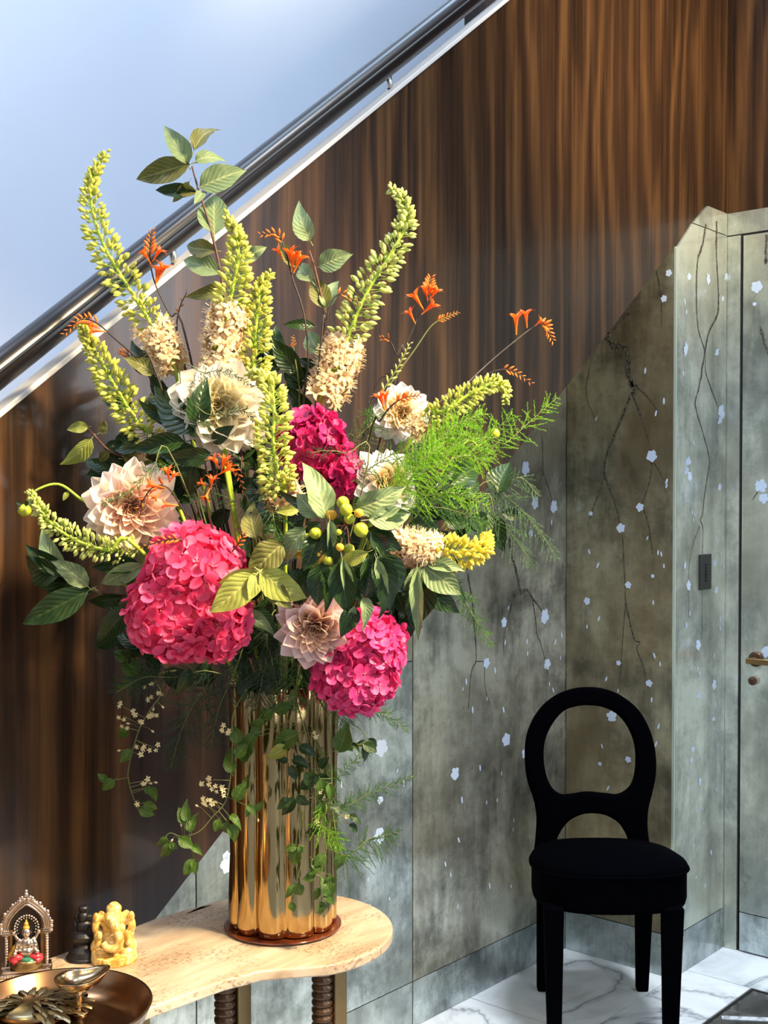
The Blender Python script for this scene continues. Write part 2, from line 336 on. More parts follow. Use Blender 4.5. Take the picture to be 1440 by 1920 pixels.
M_['fern_shade'] = shaded('shaded_grey_green_fern', (.085, .16, .075), .4, .6, .3)  # fern green greyed: the shade on these sprays is put into the colour
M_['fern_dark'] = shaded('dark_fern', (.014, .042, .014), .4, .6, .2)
M_['clem'] = petal_mat('cream_star_petal', [(0, (.80, .68, .22)), (.5, (.88, .80, .42)), (1, (.92, .88, .60))], .5, .3, .3, (.86, .66, .28))
M_['apple'] = petal_mat('green_crab_apple_skin', [(0, (.42, .46, .03)), (1, (.34, .42, .02))], .35, 0, .4, (.50, .46, .03))
M_['apple_gold'] = petal_mat('golden_crab_apple_skin', [(0, (.80, .42, .03)), (1, (.82, .36, .02))], .25, 0, .4, (.75, .50, .03))

# ---------------------------------------------------------------- the room
def line(a, b, y=0):
    p, q = onY(*a, y), onY(*b, y); k = (q.z-p.z)/(q.x-p.x); return k, (lambda x: p.z + k*(x-p.x))
S, zl = line((292, 1722), (1322, 388)); Su, zu = line((0, 783), (955, 0)); Sr, _zr = line((0, 680), (866, 0), .024)
XC, ZH = .345, 2.364
XT = .197; XT = XT + (ZH - zl(XT))/S; XB = -zl(0)/S                                  # inner corner, head of the mirrored walls
pl = lambda y: (lambda a, b, t: Vector((a, y + t, b)))
flank = obj('wall_stair', MB().prism([(XB, 0), (XT, ZH), (XC, ZH), (XC, zu(XC)), (-3.6, zu(-3.6)), (-3.6, 0)], pl(0), 0, .03), M_['wood'], kind='structure', M=Matrix.Identity(4))
flank['label'] = 'wood veneered side of the staircase'
# veneer joint in the flank: a hairline dark strip
obj('veneer_joint', MB().box((-.355, -.0006, zl(-.355)), (-.3535, .001, zu(-.355))), M_['bronze'], flank)
cap = obj('trim_1', MB().prism([(-3.6, zu(-3.6)), (XC+.4, zu(XC+.4)), (XC+.4, zu(XC+.4)+.012), (-3.6, zu(-3.6)+.012)], pl(0), -.004, .036), M_['capwhite'], kind='structure', bevel=.002)
# wall over the door, same veneer turning the corner
woodb = M_['wood'].copy(); woodb.name = 'walnut_veneer_turned'
for nd in woodb.node_tree.nodes:
    if nd.type == 'MAPPING': nd.inputs['Rotation'].default_value = (0, 0, PI/2)
for nd in list(woodb.node_tree.nodes):
    if nd.type == 'SEPXYZ' : 
        for l in list(woodb.node_tree.links):
            if l.from_node == nd and l.from_socket.name == 'X': woodb.node_tree.links.new(nd.outputs[0], l.to_socket)
over = obj('wall_right', MB().box((XC, -2.0, ZH), (XC+.1, 0, 4.4)).box((XC, -2.05, 0), (XC+.1, -2.0, 4.4)).box((XC, -4.5, 0), (XC+.1, -2.05, 1.5)).box((XC, -4.5, 3.2), (XC+.1, -2.05, 4.4)).box((XC, -5.6, 0), (XC+.1, -4.5, 4.4)), woodb, kind='structure', M=Matrix.Identity(4))
over2 = obj('wall_rear', MB().box((XC, .03, ZH+.09), (XC+.1, 1.05, 4.4)), M_['wood'], kind='structure')
win = obj('window_1', MB().box((XC, -4.5, 1.46), (XC+.12, -2.05, 1.5)).box((XC, -4.5, 3.2), (XC+.12, -2.05, 3.24)).box((XC+.02, -3.3, 1.5), (XC+.07, -3.24, 3.2)), M_['capwhite'], kind='structure')
# stairwell: wall behind, sloping soffit slab, steps
obj('wall_stairwell', MB().box((-5.2, 1.05, 0), (XC+2.2, 1.15, 4.9)), M_['white'], kind='structure')
obj('trim_2', MB().prism([(XB, 0), (XT, ZH), (XT, ZH+.08), (XB-.11, 0)], pl(.03), 0, 1.02), M_['bronze'], kind='structure')
stair = thing('staircase', (-2.9, .55, 0), 'straight staircase behind the veneered side panel', 'staircase')
stepm = MB().box((-.14, -.46, -.17), (.14, .46, 0)).mesh('step', M_['marble'], False)
for k in range(13): part('step', stepm, stair, Matrix.Translation((-3.0 + k*.232, .58, .45 + k*.232*S)))
# niche walls of antique mirror
ND = .385
wn = obj('wall_niche', MB().box((-3.2, ND, 0), (0.0, ND+.03, 2.3)), M_['seam'], kind='structure')
def cut(poly):                      # clip polygon under the soffit line
    out = []
    g = lambda p: zl(p[0]) - .004 - p[1]
    for i in range(len(poly)):
        a, b = poly[i], poly[(i+1) % len(poly)]; ga, gb = g(a), g(b)
        if ga >= 0: out.append(a)
        if ga*gb < 0: t = ga/(ga-gb); out.append((a[0]+(b[0]-a[0])*t, a[1]+(b[1]-a[1])*t))
    return out
wn.data.transform(Matrix.Identity(4))
wn.data = MB().prism([(a + 1.6, b) for a, b in cut([(-3.2, 0), (0, 0), (0, 2.4), (-3.2, 2.4)])], pl(0), 0, .03).mesh('wall_niche', M_['seam'], False)
WM[wn.name] = Matrix.Translation((-1.6, ND, 0)); wn.matrix_local = WM[wn.name]
SK = .128
panels = {}
def niche_panel(name, x0, x1, z0, z1, mat, key):
    poly = cut([(x0+.0022, z0+.0015), (x1-.0022, z0+.0015), (x1-.0022, z1-.0015), (x0+.0022, z1-.0015)])
    if len(poly) < 3: return
    panels[key] = obj(name, MB().prism(poly, pl(ND), -.008, .0), mat, wn)
niche_panel('mirror_panel', -.78, 0, SK, 2.4, M_['mirror'], 'n1')
niche_panel('mirror_panel', -1.55, -.78, 1.01, 2.4, M_['mirror'], 'n2')
niche_panel('mirror_panel', -1.55, -.78, SK, 1.01, M_['mirror_blue'], 'n3')
niche_panel('mirror_panel', -2.33, -1.55, SK, 2.4, M_['mirror_blue'], 'n4')
for a, b in ((-.78, 0), (-1.55, -.78), (-2.33, -1.55), (-3.1, -2.33)): niche_panel('skirting_panel', a, b, 0, SK, M_['mirror_blue'], 'sk%g' % a)
w2 = obj('wall_niche_side', MB().prism([(0, 0), (ND, 0), (ND, zl(0)), (0, zl(0))], lambda a, b, t: Vector((t, a, b)), 0, .02), M_['seam'], kind='structure')
panels['s1'] = obj('mirror_panel', MB().box((-.006, .002, SK+.002), (.0, ND-.011, zl(0)-.006)), M_['mirror_dark'], w2)
obj('skirting_panel', MB().box((-.006, .002, 0.001), (.0, ND-.011, SK-.001)), M_['mirror_blue'], w2)
obj('edge_strip', MB().box((-.007, -.006, .001), (.0, .0018, zl(0)-.006)), M_['edge'], w2)
w3 = obj('wall_return', MB().prism([(.0, 0), (XC, 0), (XC, ZH), (XT, ZH), (.0, zl(0))], pl(0), .002, .03), M_['seam'], kind='structure')
panels['r1'] = obj('mirror_panel', MB().prism([(.002, SK+.002), (XC-.010, SK+.002), (XC-.010, 2.29), ((2.284-zl(0))/S, 2.29), (.002, zl(0)-.006)], pl(0), -.006, .001), M_['mirror_pale'], w3)
panels['r2'] = obj('mirror_panel', MB().prism([((2.288-zl(0))/S, 2.293), (XC-.010, 2.293), (XC-.010, ZH-.002), (XT, ZH-.002)], pl(0), -.006, .001), M_['mirror_pale'], w3)
obj('skirting_panel', MB().box((.002, -.006, .001), (XC-.010, .001, SK-.001)), M_['mirror_blue'], w3)
# door wall
w4 = obj('wall_door', MB().box((XC, -2.0, 2.290), (XC+.02, 0, ZH)).box((XC, -.052, 0), (XC+.02, 0, 2.29)).box((XC, -2.0, 0), (XC+.02, -.97, 2.29)), M_['seam'], kind='structure')
panels['d0'] = obj('mirror_panel', MB().box((XC-.006, -.050, .001), (XC, -.003, 2.288)), M_['mirror_pale'], w4)
panels['d1'] = obj('mirror_panel', MB().box((XC-.006, -1.998, 2.292), (XC, -.003, ZH-.002)), M_['mirror_pale'], w4)
panels['d2'] = obj('mirror_panel', MB().box((XC-.006, -1.998, .001), (XC, -.975, 2.288)), M_['mirror'], w4)
door = obj('door_1', MB().box((XC-.004, -.962, .006), (XC+.03, -.062, 2.284)), M_['seam'], kind='structure')
panels['do'] = obj('mirror_panel', MB().box((XC-.010, -.962, SK+.002), (XC-.004, -.062, 2.284)), M_['mirror_pale'], door)
obj('skirting_panel', MB().box((XC-.010, -.962, .006), (XC-.004, -.062, SK-.001)), M_['mirror_blue'], door)
# lever handle and lock knob
hp = onX(1418, 1236, XC-.010)
h = MB().lathe([(0, 0), (.024, 0), (.024, .006), (.020, .009), (0, .009)], (0,0,0), 28, Matrix.Rotation(-PI/2, 3, 'Y'))
hd = obj('door_handle', MB().add([(hp + Vector(v)) for v in h.v], h.f), M_['bronze'], door, True)
q = MB(); q.tube([hp + Vector((-.005,0,0)), hp + Vector((-.045,0,0))], .008, 12)
q.box((hp.x-.055, hp.y-.10, hp.z-.010), (hp.x-.040, hp.y+.012, hp.z+.008)); obj('lever', q, M_['goldleg'], hd, bevel=.003)
kp = onX(1414, 1276, XC-.010); obj('lock_knob', MB().ball(kp + Vector((-.012, 0, 0)), (.012, .014, .014), 20, 12), M_['bronze'], door, True)
# switch plate
a = onY(1310, 1040, -.006); b = onY(1330, 1104, -.006)
sw = obj('light_switch', MB().box((a.x, -.013, b.z), (b.x, -.0062, a.z)), M_['plate'], bevel=.001)
tag(sw, 'charcoal vertical light switch plate with a column of small buttons on the pale mirror return', 'switch')
for k in range(6):
    z = a.z + (b.z-a.z)*(.30 + .09*k); xm = (a.x+b.x)/2
    obj('button', MB().box((xm-.004, -.0155, z-.003), (xm+.004, -.0125, z+.003)), M_['black'], sw)
# rest of the room, out of view
obj('wall_back', MB().box((-6.6, -5.7, 0), (-5.0, -5.6, 4.4)).box((-2.2, -5.7, 0), (XC+.1, -5.6, 4.4)).box((-5.0, -5.7, 0), (-2.2, -5.6, .9)).box((-5.0, -5.7, 3.4), (-2.2, -5.6, 4.4)), M_['bluewall'], kind='structure')
obj('wall_left', MB().box((-6.7, -5.6, 0), (-6.6, 1.15, 4.4)), M_['bluewall'], kind='structure')
obj('ceiling', MB().box((-6.7, -5.7, 4.4), (XC+.1, -.02, 4.5)), M_['room_ceiling'], kind='structure')
# floor of marble tiles
fl = obj('floor', MB().box((-6.7, -5.7, -.06), (XC+2.2, 1.15, -.011)), M_['grout'], kind='structure')
T = .6
def tile(x0, y0, x1, y1, mat, name='tile'):
    me = MB().box((-(x1-x0)/2+.0016, -(y1-y0)/2+.0016, -.01), ((x1-x0)/2-.0016, (y1-y0)/2-.0016, 0)).mesh('tile', mat, False)
    return part(name, me, fl, Matrix.Translation(((x0+x1)/2, (y0+y1)/2, 0)))
full = MB().box((-T/2+.0016, -T/2+.0016, -.01), (T/2-.0016, T/2-.0016, 0)).mesh('tile', M_['marble'], False)
IX, IY = .084, -.213
for i in range(-11, 1):
    for j in range(-9, 1):
        x1 = .085 + i*T; x0 = x1 - T; y1 = j*T + T*0; y0 = y1 - T
        if i >= -1 and j in (0, -1): continue
        part('tile', full, fl, Matrix.Translation(((x0+x1)/2, (y0+y1)/2, 0)))
for i in range(-5, 1): tile(.085+i*T-T, 0, min(.085+i*T, 0), ND, M_['marble'])
tile(.085, -.6, XC, 0, M_['marble']); tile(.085, -1.2, XC, -.6, M_['marble'])
for i in (0, -1): tile(.085+i*T-T, IY, .085+i*T, 0, M_['marble'])
ins = MB(); ins.box((IX-1.19, -1.199, -.01), (IX, IY-.001, -.002)); obj('dark_inlay_slab', ins, M_['marble_dark'], fl)
p0 = onZ(1352, 1904, 0); p1 = onZ(1470, 1909, 0); dv = (p1-p0).normalized(); nv = Vector((-dv.y, dv.x, 0))
p0.y = min(p0.y, IY-.004); q = MB()
q.prism([(p0.x, p0.y), (p0.x+dv.x*.5, p0.y+dv.y*.5), (p0.x+dv.x*.5-nv.x*.022, p0.y+dv.y*.5-nv.y*.022), (p0.x-nv.x*.022, p0.y-nv.y*.022)], lambda a, b, t: Vector((a, b, t)), -.004, .0)
obj('pale_inlay_strip', q, M_['marble'], fl)
q = MB(); q.box((IX-1.19, IY-.011, -.002), (IX, IY-.003, .0)); q.box((IX-.009, -1.199, -.002), (IX-.001, IY-.011, .0)); obj('black_inlay_border', q, M_['black'], fl)

# ---------------------------------------------------------------- painted blossom, petals and boughs on the mirror panels
def onpanel(key, px, py):
    if key[0] == 'n': return onY(px, py, ND-.0085), Vector((1,0,0)), Vector((0,-1,0))
    if key[0] == 's': return onX(px, py, -.0065), Vector((0,1,0)), Vector((-1,0,0))
    if key[0] == 'r': return onY(px, py, -.0065), Vector((1,0,0)), Vector((0,-1,0))
    return onX(px, py, XC-.0105), Vector((0,1,0)), Vector((-1,0,0))
def blossom_mesh(i):
    r = random.Random(i); m = MB(); vs = [(0,0,0)]; n = 30
    k = 5; ph = r.random()*6
    for j in range(n):
        a = 2*PI*j/n; rr = .5*(.66+.34*abs(math.cos(k*a/2+ph))**.45)*r.uniform(.88, 1.1); vs.append((rr*math.cos(a), rr*math.sin(a), 0))
    m.add(vs, [(0, 1+j, 1+(j+1) % n) for j in range(n)]); m.recalc = False; return m.mesh('blossom', M_['blossom'])
BM = [blossom_mesh(i) for i in range(5)]
def blossom(key, px, py, size, squash=1):
    p, u, nrm = onpanel(key, px, py); M = frame(p + nrm*.0006, UP, nrm, px2m(size, 3.5)); a = rnd.uniform(0, 6)
    part('blossom', BM[rnd.randrange(5)], panels[key], M @ Matrix.Diagonal((squash, 1, 1, 1)) @ Matrix.Rotation(a, 4, 'Z'))
def petals(key, pts):
    m = MB(); m.recalc = False
    for px, py in pts:
        p, u, nrm = onpanel(key, px, py); a = rnd.uniform(-.5, .5); L = rnd.uniform(.006, .011); wd_ = L*.33
        up = UP*math.cos(a) + u*math.sin(a); sd = u*math.cos(a) - UP*math.sin(a)
        m.add([p + nrm*.0006 + up*L*math.cos(2*PI*j/8) + sd*wd_*math.sin(2*PI*j/8) for j in range(8)], [tuple(range(8))])
    o = obj('falling_petals', m, M_['blossom'], panels[key]); o['kind'] = 'stuff'
def bough(key, pts, w0=3, w1=1, jag=.35):
    m = MB(); m.recalc = False; P3 = [onpanel(key, *p)[0] for p in pts]; _, u, nrm = onpanel(key, *pts[0])
    cv = curve(P3, 8); n = len(cv); vs = []
    for i, p in enumerate(cv):
        t = (cv[min(i+1, n-1)] - cv[max(i-1, 0)]).normalized(); sd = t.cross(nrm).normalized()
        w = px2m(w0 + (w1-w0)*i/(n-1), 3.5) * .5 * rnd.uniform(1-jag, 1+jag); p = p + nrm*.0004 + sd*rnd.uniform(-jag, jag)*w
        vs += [p + sd*w, p - sd*w]
    m.add(vs, [(2*i, 2*i+1, 2*i+3, 2*i+2) for i in range(n-1)]); obj('painted_bough', m, M_['bark'], panels[key])
for px, py, s in [(985,878,30),(1003,943,26),(1038,950,28),(995,1000,16),(1021,1156,32),(945,1167,20),(912,1243,22),(1026,1245,24),(949,1387,28),(984,1412,22),(853,1451,26)]:
    blossom('n1' if px > 783 else 'n2', px, py, s, .95)
for px, py, s in [(711,1567,30),(715,1402,32),(712,1500,14)]: blossom('n3', px, py, s)
for px, py, s in [(427,1620,30),(424,1605,16)]: blossom('n4', px, py, s)
petals('n1', [(947,1205),(988,1203),(989,1225),(1053,1191),(1041,1204),(1051,1233),(1030,1283),(1037,1294),(928,1257),(874,1278),(868,1292),(944,1331),(886,1331),(913,1310),(1034,979),(1031,1012),(866,1500),(912,1505),(958,1662),(860,1575),(835,1620),(963,1538),(962,1555),(932,1500),(845,1640),(918,1661),(953,1140),(858,1700),(900,1440),(940,1450)])
petals('n3', [(745,1445),(757,1469),(717,1498),(730,1685),(690,1649),(693,1700),(640,1470)])
bough('n1', [(954,1010),(965,1060),(975,1104),(978,1112),(988,1106),(998,1120),(1016,1145)], 7, 2.5)
bough('n1', [(998,1120),(1004,1160),(1008,1195),(1012,1200),(1020,1230),(1028,1265)], 3, 1, .2)
bough('n1', [(967,1113),(955,1150),(945,1195),(944,1220)], 2, .8, .1)
bough('n1', [(877,1075),(886,1130),(890,1180),(893,1236),(884,1260),(878,1330)], 4, 1.5)
bough('n1', [(893,1240),(908,1240)], 2, 2, .1)
bough('n1', [(908,1245),(910,1290),(920,1325)], 1.6, .8, .1)
bough('n1', [(1017,820),(1018,885),(1012,905)], 2, 1, .1); bough('n1', [(1018,885),(1030,920),(1036,945)], 1.6, .8, .1)
S1 = [(1137,625,),(1148,648),(1165,652),(1177,660),(1176,700),(1182,712),(1186,726)]
bough('s1', [(1180,585),(1163,602),(1150,618),(1136,627)], 6, 5); bough('s1', S1, 11, 9, .45)
bough('s1', [(1184,715),(1190,728),(1182,742)], 11, 6, .5)
bough('s1', [(1182,742),(1168,780),(1150,820),(1138,850),(1132,880),(1134,893)], 5, 3, .5)
bough('s1', [(1134,893),(1120,930),(1102,983)], 2.5, 1.2, .3); bough('s1', [(1134,893),(1155,950),(1162,985)], 2.8, 1.5, .3)
bough('s1', [(1167,1005),(1170,1060),(1173,1130)], 2, 1.5, .3); bough('s1', [(1173,1130),(1168,1190),(1163,1275)], 1.8, 1, .2)
bough('s1', [(1173,1130),(1182,1170),(1190,1200),(1200,1204),(1194,1216),(1205,1245),(1211,1268)], 2.4, 1.3, .4)
bough('s1', [(1186,740),(1205,790),(1221,845)], 2.4, 1.6, .4); bough('s1', [(1192,722),(1215,745),(1230,765),(1234,775)], 3, 1.5, .5)
bough('s1', [(1222,862),(1219,900),(1206,945),(1216,985),(1224,1040)], 3, 1.2, .4); bough('s1', [(1226,866),(1246,900)], 1.8, 1, .2)
bough('s1', [(1230,500),(1240,560),(1240,615)], 2, 1, .2); bough('s1', [(1105,690),(1099,740),(1115,785)], 1.6, .8, .2)
for px, py, s in [(1222,855,24),(1164,990,20),(1200,951,18),(1108,963,10),(1245,560,14),(1254,512,14),(1178,1097,15),(1101,1127,16),(1160,1243,11),(1217,1281,15),(1147,1343,24),(1178,1424,14),(1125,1432,9),(1224,1080,8)]:
    blossom('s1', px, py, s)
petals('s1', [(1214,1009),(1234,1036),(1240,1039),(1245,1061),(1225,1130),(1227,1229),(1238,1245),(1137,1273),(1159,1295),(1222,1312),(1230,1395),(1129,1399),(1140,1478),(1105,1034),(1121,1060),(1101,1175),(1123,1160),(1210,695),(1230,775),(1118,785),(1245,752),(1250,910),(1250,903),(1235,1362)])
for px, py, s in [(1292,520,20),(1328,523,24),(1361,520,22),(1286,655,30),(1344,662,22),(1352,775,38),(1350,790,26),(1290,868,28),(1287,885,26),(1293,893,22),(1349,914,20),(1284,1060,17),(1340,1057,19),(1291,1098,23),(1343,1107,20),(1309,1209,25),(1339,1284,24),(1310,1305,19),(1299,1405,17),(1296,1425,12),(1312,1465,19),(1338,1348,12),(1355,560,12)]:
    blossom('r1', px, py, s, .72)
petals('r1', [(1284,566),(1287,585),(1322,545),(1281,700),(1300,830),(1285,930),(1300,975),(1298,960),(1302,965),(1343,1010),(1356,1063),(1293,1150),(1287,1173),(1354,1140),(1350,1160),(1350,1178),(1338,1230),(1308,1255),(1312,1263),(1342,1322),(1346,1370),(1345,1397),(1353,1405),(1343,1480),(1291,1450),(1291,1478),(1317,1516),(1319,1542),(1300,1585),(1333,1598),(1305,1645),(1322,1661),(1284,1700)])
bough('r1', [(1324,420),(1318,455),(1308,490),(1306,530),(1306,580),(1310,620),(1322,660),(1324,700),(1345,760)], 6, 1.8, .5)
bough('r1', [(1344,415),(1343,470),(1347,540),(1345,590),(1330,620),(1322,660),(1312,720),(1304,760),(1318,810),(1330,860),(1328,885)], 6, 2.5, .55)
bough('r1', [(1328,885),(1321,930),(1317,965),(1313,975),(1318,990),(1317,1038)], 3, 1.5, .3); bough('r1', [(1312,985),(1297,1030),(1291,1080),(1292,1160)], 1.5, .8, .2)
bough('r1', [(1317,1105),(1316,1200)], 1.2, .8, .1)
for px, py, s in [(1419,538,25),(1427,911,28),(1432,934,22),(1438,1222,24),(1415,570,9)]: blossom('do', px, py, s)
bough('do', [(1437,440),(1436,495)], 5, 5, .5); bough('do', [(1425,612),(1432,640),(1440,665)], 5, 3, .5); bough('do', [(1421,922),(1411,937)], 2, 1, .2)

# ---------------------------------------------------------------- handrail
zr = lambda x: _zr(x) - .014
rp = [Vector((x, .024, zr(x) + .004)) for x in (-3.6, -2.2, -1, 1.0)]
hr = obj('handrail', MB().tube([p for p in rp], .027, 24), M_['rail'], smooth=True)
tag(hr, 'dark lacquered round handrail running up the stair above the white cap', 'handrail')
obj('groove_strip', MB().tube([p + Vector((0, -.0262, .005)) for p in rp], .0035, 6), M_['black'], hr)
for px, py in ((728, 150), (322, 478)):
    x = onY(px, py, .024).x; zb = zu(x) + .012; zt = zr(x) - .02; t = Vector((-.55, 0, .83)).normalized()
    bp = Vector((x+.008, .024, zb-.012)); q = MB().tube([bp, bp + Vector((-.012, 0, zt-zb+.03))], .0075, 14)
    br = obj('rail_bracket', q, M_['steel'], hr, True); obj('fixing_collar', MB().lathe([(.012, 0), (.012, .004), (.0, .004)], bp + Vector((0,0,.008)), 16), M_['steel'], br, True)

# ---------------------------------------------------------------- chair
def fillcurve(loops, th, bev):
    cu = bpy.data.curves.new('t', 'CURVE'); cu.dimensions = '2D'; cu.fill_mode = 'BOTH'; cu.extrude = th/2 - bev; cu.bevel_depth = bev; cu.offset = -bev; cu.bevel_resolution = 2
    for lp in loops:
        sp = cu.splines.new('POLY'); sp.points.add(len(lp)-1); sp.use_cyclic_u = True
        for p, (a, b) in zip(sp.points, lp): p.co = (a, b, 0, 1)
    o = bpy.data.objects.new('t', cu); C.objects.link(o); dg = bpy.context.evaluated_depsgraph_get()
    me = bpy.data.meshes.new_from_object(o.evaluated_get(dg)); bpy.data.objects.remove(o); return me
DB = 3.56
def loop(pts, n=5):
    v = [Vector(((x/2.667+900-1113)*DB/F_PX, 1.46-(y/2.667+1260-930)*DB/F_PX, 0)) for x, y in pts]; m = len(v); out = []
    for i in range(m):
        a, b, c, d = v[i-1], v[i], v[(i+1) % m], v[(i+2) % m]
        for k in range(n):
            t = k/n; q = .5*((2*b)+(c-a)*t+(2*a-5*b+4*c-d)*t*t+(3*b-a-3*c+d)*t**3); out.append((q.x, q.y))
    return out
outer = loop([(560,85),(640,95),(720,128),(800,195),(855,290),(884,400),(887,510),(868,610),(848,690),(843,770),(850,850),(858,930),(840,985),(310,985),(278,930),(284,840),(289,740),(275,650),(245,560),(232,460),(236,350),(268,255),(325,175),(400,120),(480,92)])
oval = loop([(545,173),(620,182),(690,215),(745,275),(782,360),(791,450),(780,540),(752,592),(700,622),(640,618),(545,610),(470,620),(415,623),(370,592),(338,530),(323,440),(330,350),(365,270),(420,205),(480,180)])
arch = loop([(565,713),(630,722),(690,755),(730,805),(752,860),(755,930),(570,945),(383,930),(386,855),(405,805),(450,750),(510,720)])
bc = W(1113, 930, DB); bc.z = 0; ch = thing('chair', (W(1130, 930, 3.35).x, W(1130, 930, 3.35).y, 0), 'black velvet side chair with an open oval back on the white marble floor', 'chair')
me = fillcurve([outer, oval, arch], .045, .011); me.materials.clear(); me.materials.append(M_['velvet'])
MC = Matrix(((CR.x, 0, -CF.x, bc.x), (CR.y, 0, -CF.y, bc.y), (0, 1, 0, 0), (0, 0, 0, 1)))
tilt = Matrix.Translation((0, .42, 0)) @ Matrix.Rotation(math.radians(-3), 4, 'X') @ Matrix.Translation((0, -.42, 0))
me.polygons.foreach_set('use_smooth', [True]*len(me.polygons))
bo = part('backrest', me, ch, MC @ tilt)
def CL(x, y, z): return bc + CR*x + CF*y + Vector((0, 0, z))       # chair frame: x right, y away
def seat():
    m = MB(); n = 48; prof = [(.93, .362), (.985, .366), (1.0, .378), (1.0, .468), (1.012, .476), (1.012, .486), (.985, .494), (.90, .505), (.6, .520), (.3, .526), (0.01, .527)]
    vs = []; fs = []
    for s_, z in prof:
        for k in range(n):
            a = 2*PI*k/n; cx, sy = math.cos(a), math.sin(a)
            ex = .225*abs(cx)**.75*(1 if cx > 0 else -1); ey = .20*abs(sy)**.80*(1 if sy > 0 else -1)
            ex *= 1 - .17*(ey/.2*.5+.5)
            zz = z - .012*(z > .44) - (.030*(ey/.2*.5+.5)*(1 if z > .46 else 0)) ; vs.append(CL(.000 + ex*s_, -.215 + ey*s_, zz))
    for i in range(len(prof)-1):
        for k in range(n): fs.append((i*n+k, i*n+(k+1) % n, (i+1)*n+(k+1) % n, (i+1)*n+k))
    fs.append(tuple(range(n))); fs.append(tuple((len(prof)-1)*n+k for k in range(n))); m.add(vs, fs); return m
so = obj('seat', seat(), M_['velvet'], ch, True)
q = MB(); n = 48; P_ = []
for k in range(n+1):
    a = 2*PI*k/n; cx, sy = math.cos(a), math.sin(a); ex = .229*abs(cx)**.75*(1 if cx > 0 else -1); ey = .204*abs(sy)**.80*(1 if sy > 0 else -1)
    ex *= 1-.17*(ey/.2*.5+.5); P_.append(CL(.0+ex, -.215+ey, .464-.030*(ey/.2*.5+.5)))
q.tube(P_, .004, 6, False); obj('piping', q, M_['velvet'], so, True)
def leg(x, y, xb, yb, w0, w1, ztop):
    m = MB(); vs = []
    for z, w, xx, yy in ((0, w1, xb, yb), (ztop*.5, (w0+w1)/2, (x+xb)/2, (y+yb)/2), (ztop, w0, x, y)):
        for sx, sy in ((-1,-1),(1,-1),(1,1),(-1,1)): vs.append(CL(xx+sx*w/2, yy+sy*w/2, z))
    m.add(vs, [(0,3,2,1),(8,9,10,11)] + [(i*4+k, i*4+(k+1)%4, (i+1)*4+(k+1)%4, (i+1)*4+k) for i in range(2) for k in range(4)])
    obj('leg', m, M_['velvet'], ch, bevel=.006)
leg(-.140, -.02, -.145, .0, .05, .034, .40); leg(.150, -.02, .148, 0, .054, .034, .40)
leg(-.168, -.38, -.164, -.38, .052, .034, .38); leg(.146, -.38, .142, -.38, .054, .036, .38)

# ---------------------------------------------------------------- table
def cf(x, d): p = CAM + CR*x + CF*d; return (p.x, p.y)
ZT = .75
cx, cy = cf(-.168, 1.985)
table = thing('console_table', (cx-.4, cy, 0), 'pale travertine console table with rounded end beside the wood staircase panel', 'table')
def edgept(a): return (cx + .183*math.cos(a), cy + .183*math.sin(a))
poly = [edgept(math.radians(a)) for a in range(-112, 118, 6)]
bk = [onZ(px, py, ZT) for px, py in ((420, 1691), (360, 1702), (290, 1722), (200, 1757), (100, 1793))]
bk = [(p.x, p.y) for p in bk]; by = bk[-1][1]
fr = [onZ(px, py, ZT) for px, py in ((240, 1904), (330, 1871), (420, 1838), (490, 1820), (525, 1817))]
fr = [(p.x, p.y) for p in fr]
left = [(-3.75, by), (-3.95, by-.06), (-4.05, by-.2), (-4.0, by-.36), (-3.85, by-.47), (-3.6, fr[0][1]-.10), (-3.4, fr[0][1]-.06)]
poly2 = poly + bk[:] + left + fr
top = obj('table_top', MB().prism(poly2, lambda a, b, t: Vector((a, b, t)), ZT-.017, ZT), M_['trav'], table, bevel=.005)
def table_leg(x, y):
    m = MB(); m.box((x, y-.016, 0), (x+.028, y+.016, ZT-.018)); lo = obj('leg', m, M_['goldleg'], table, bevel=.003)
    pr = [(.010, .02)]; z = .05
    while z < ZT-.026: pr += [(.014, z), (.0165, z+.002), (.0165, z+.007), (.0125, z+.009)]; z += .012
    pr.append((.012, ZT-.018)); obj('ribbed_column', MB().lathe(pr, (x-.014, y, 0), 16), M_['bronze'], lo, True)
    obj('foot', MB().lathe([(.03, 0), (.03, .012), (.012, .02)], (x, y, 0), 20), M_['goldleg'], lo, True)
for x, d in ((-.088, 1.90), (-.236, 1.865), (-.42, 2.0), (-.62, 1.80)): table_leg(*cf(x, d))
VX, VY = cf(-.167, 1.992)
dish = obj('coaster', MB().lathe([(0, 0), (.090, 0), (.0965, .003), (.0965, .005), (.093, .0045), (0, .0045)], (VX, VY, ZT+.0003), 64), M_['amber'], smooth=True)
tag(dish, 'dark amber round dish under the brass vase', 'coaster')
# vase: fluted brass
def vase():
    prof = [(.93, .0), (.985, .003), (1.0, .014), (1.0, .05), (.995, .12), (.995, .22), (1.0, .32), (1.0, .398), (.985, .401), (.955, .398), (.955, .02), (.3, .012), (.02, .012)]
    n = 180; vs = []; fs = []
    for j, (s_, z) in enumerate(prof):
        for k in range(n):
            a = 2*PI*k/n; lob = abs(math.sin(a*5.5 + .35*math.sin(2*a+1))) ; lob = 1-(1-lob)**1.6
            r = (.0795 + .0105*lob + .0012*math.sin(3*a + z*30) + .0008*math.sin(7*a - z*60)) * s_
            vs.append((VX + CF.x*.005 + r*math.cos(a), VY + CF.y*.005 + r*math.sin(a), ZT + .005 + z))
    for i in range(len(prof)-1):
        for k in range(n): fs.append((i*n+k, i*n+(k+1) % n, (i+1)*n+(k+1) % n, (i+1)*n+k))
    fs.append(tuple(range(n))); fs.append(tuple((len(prof)-1)*n+k for k in range(n)))
    return MB().add(vs, fs)
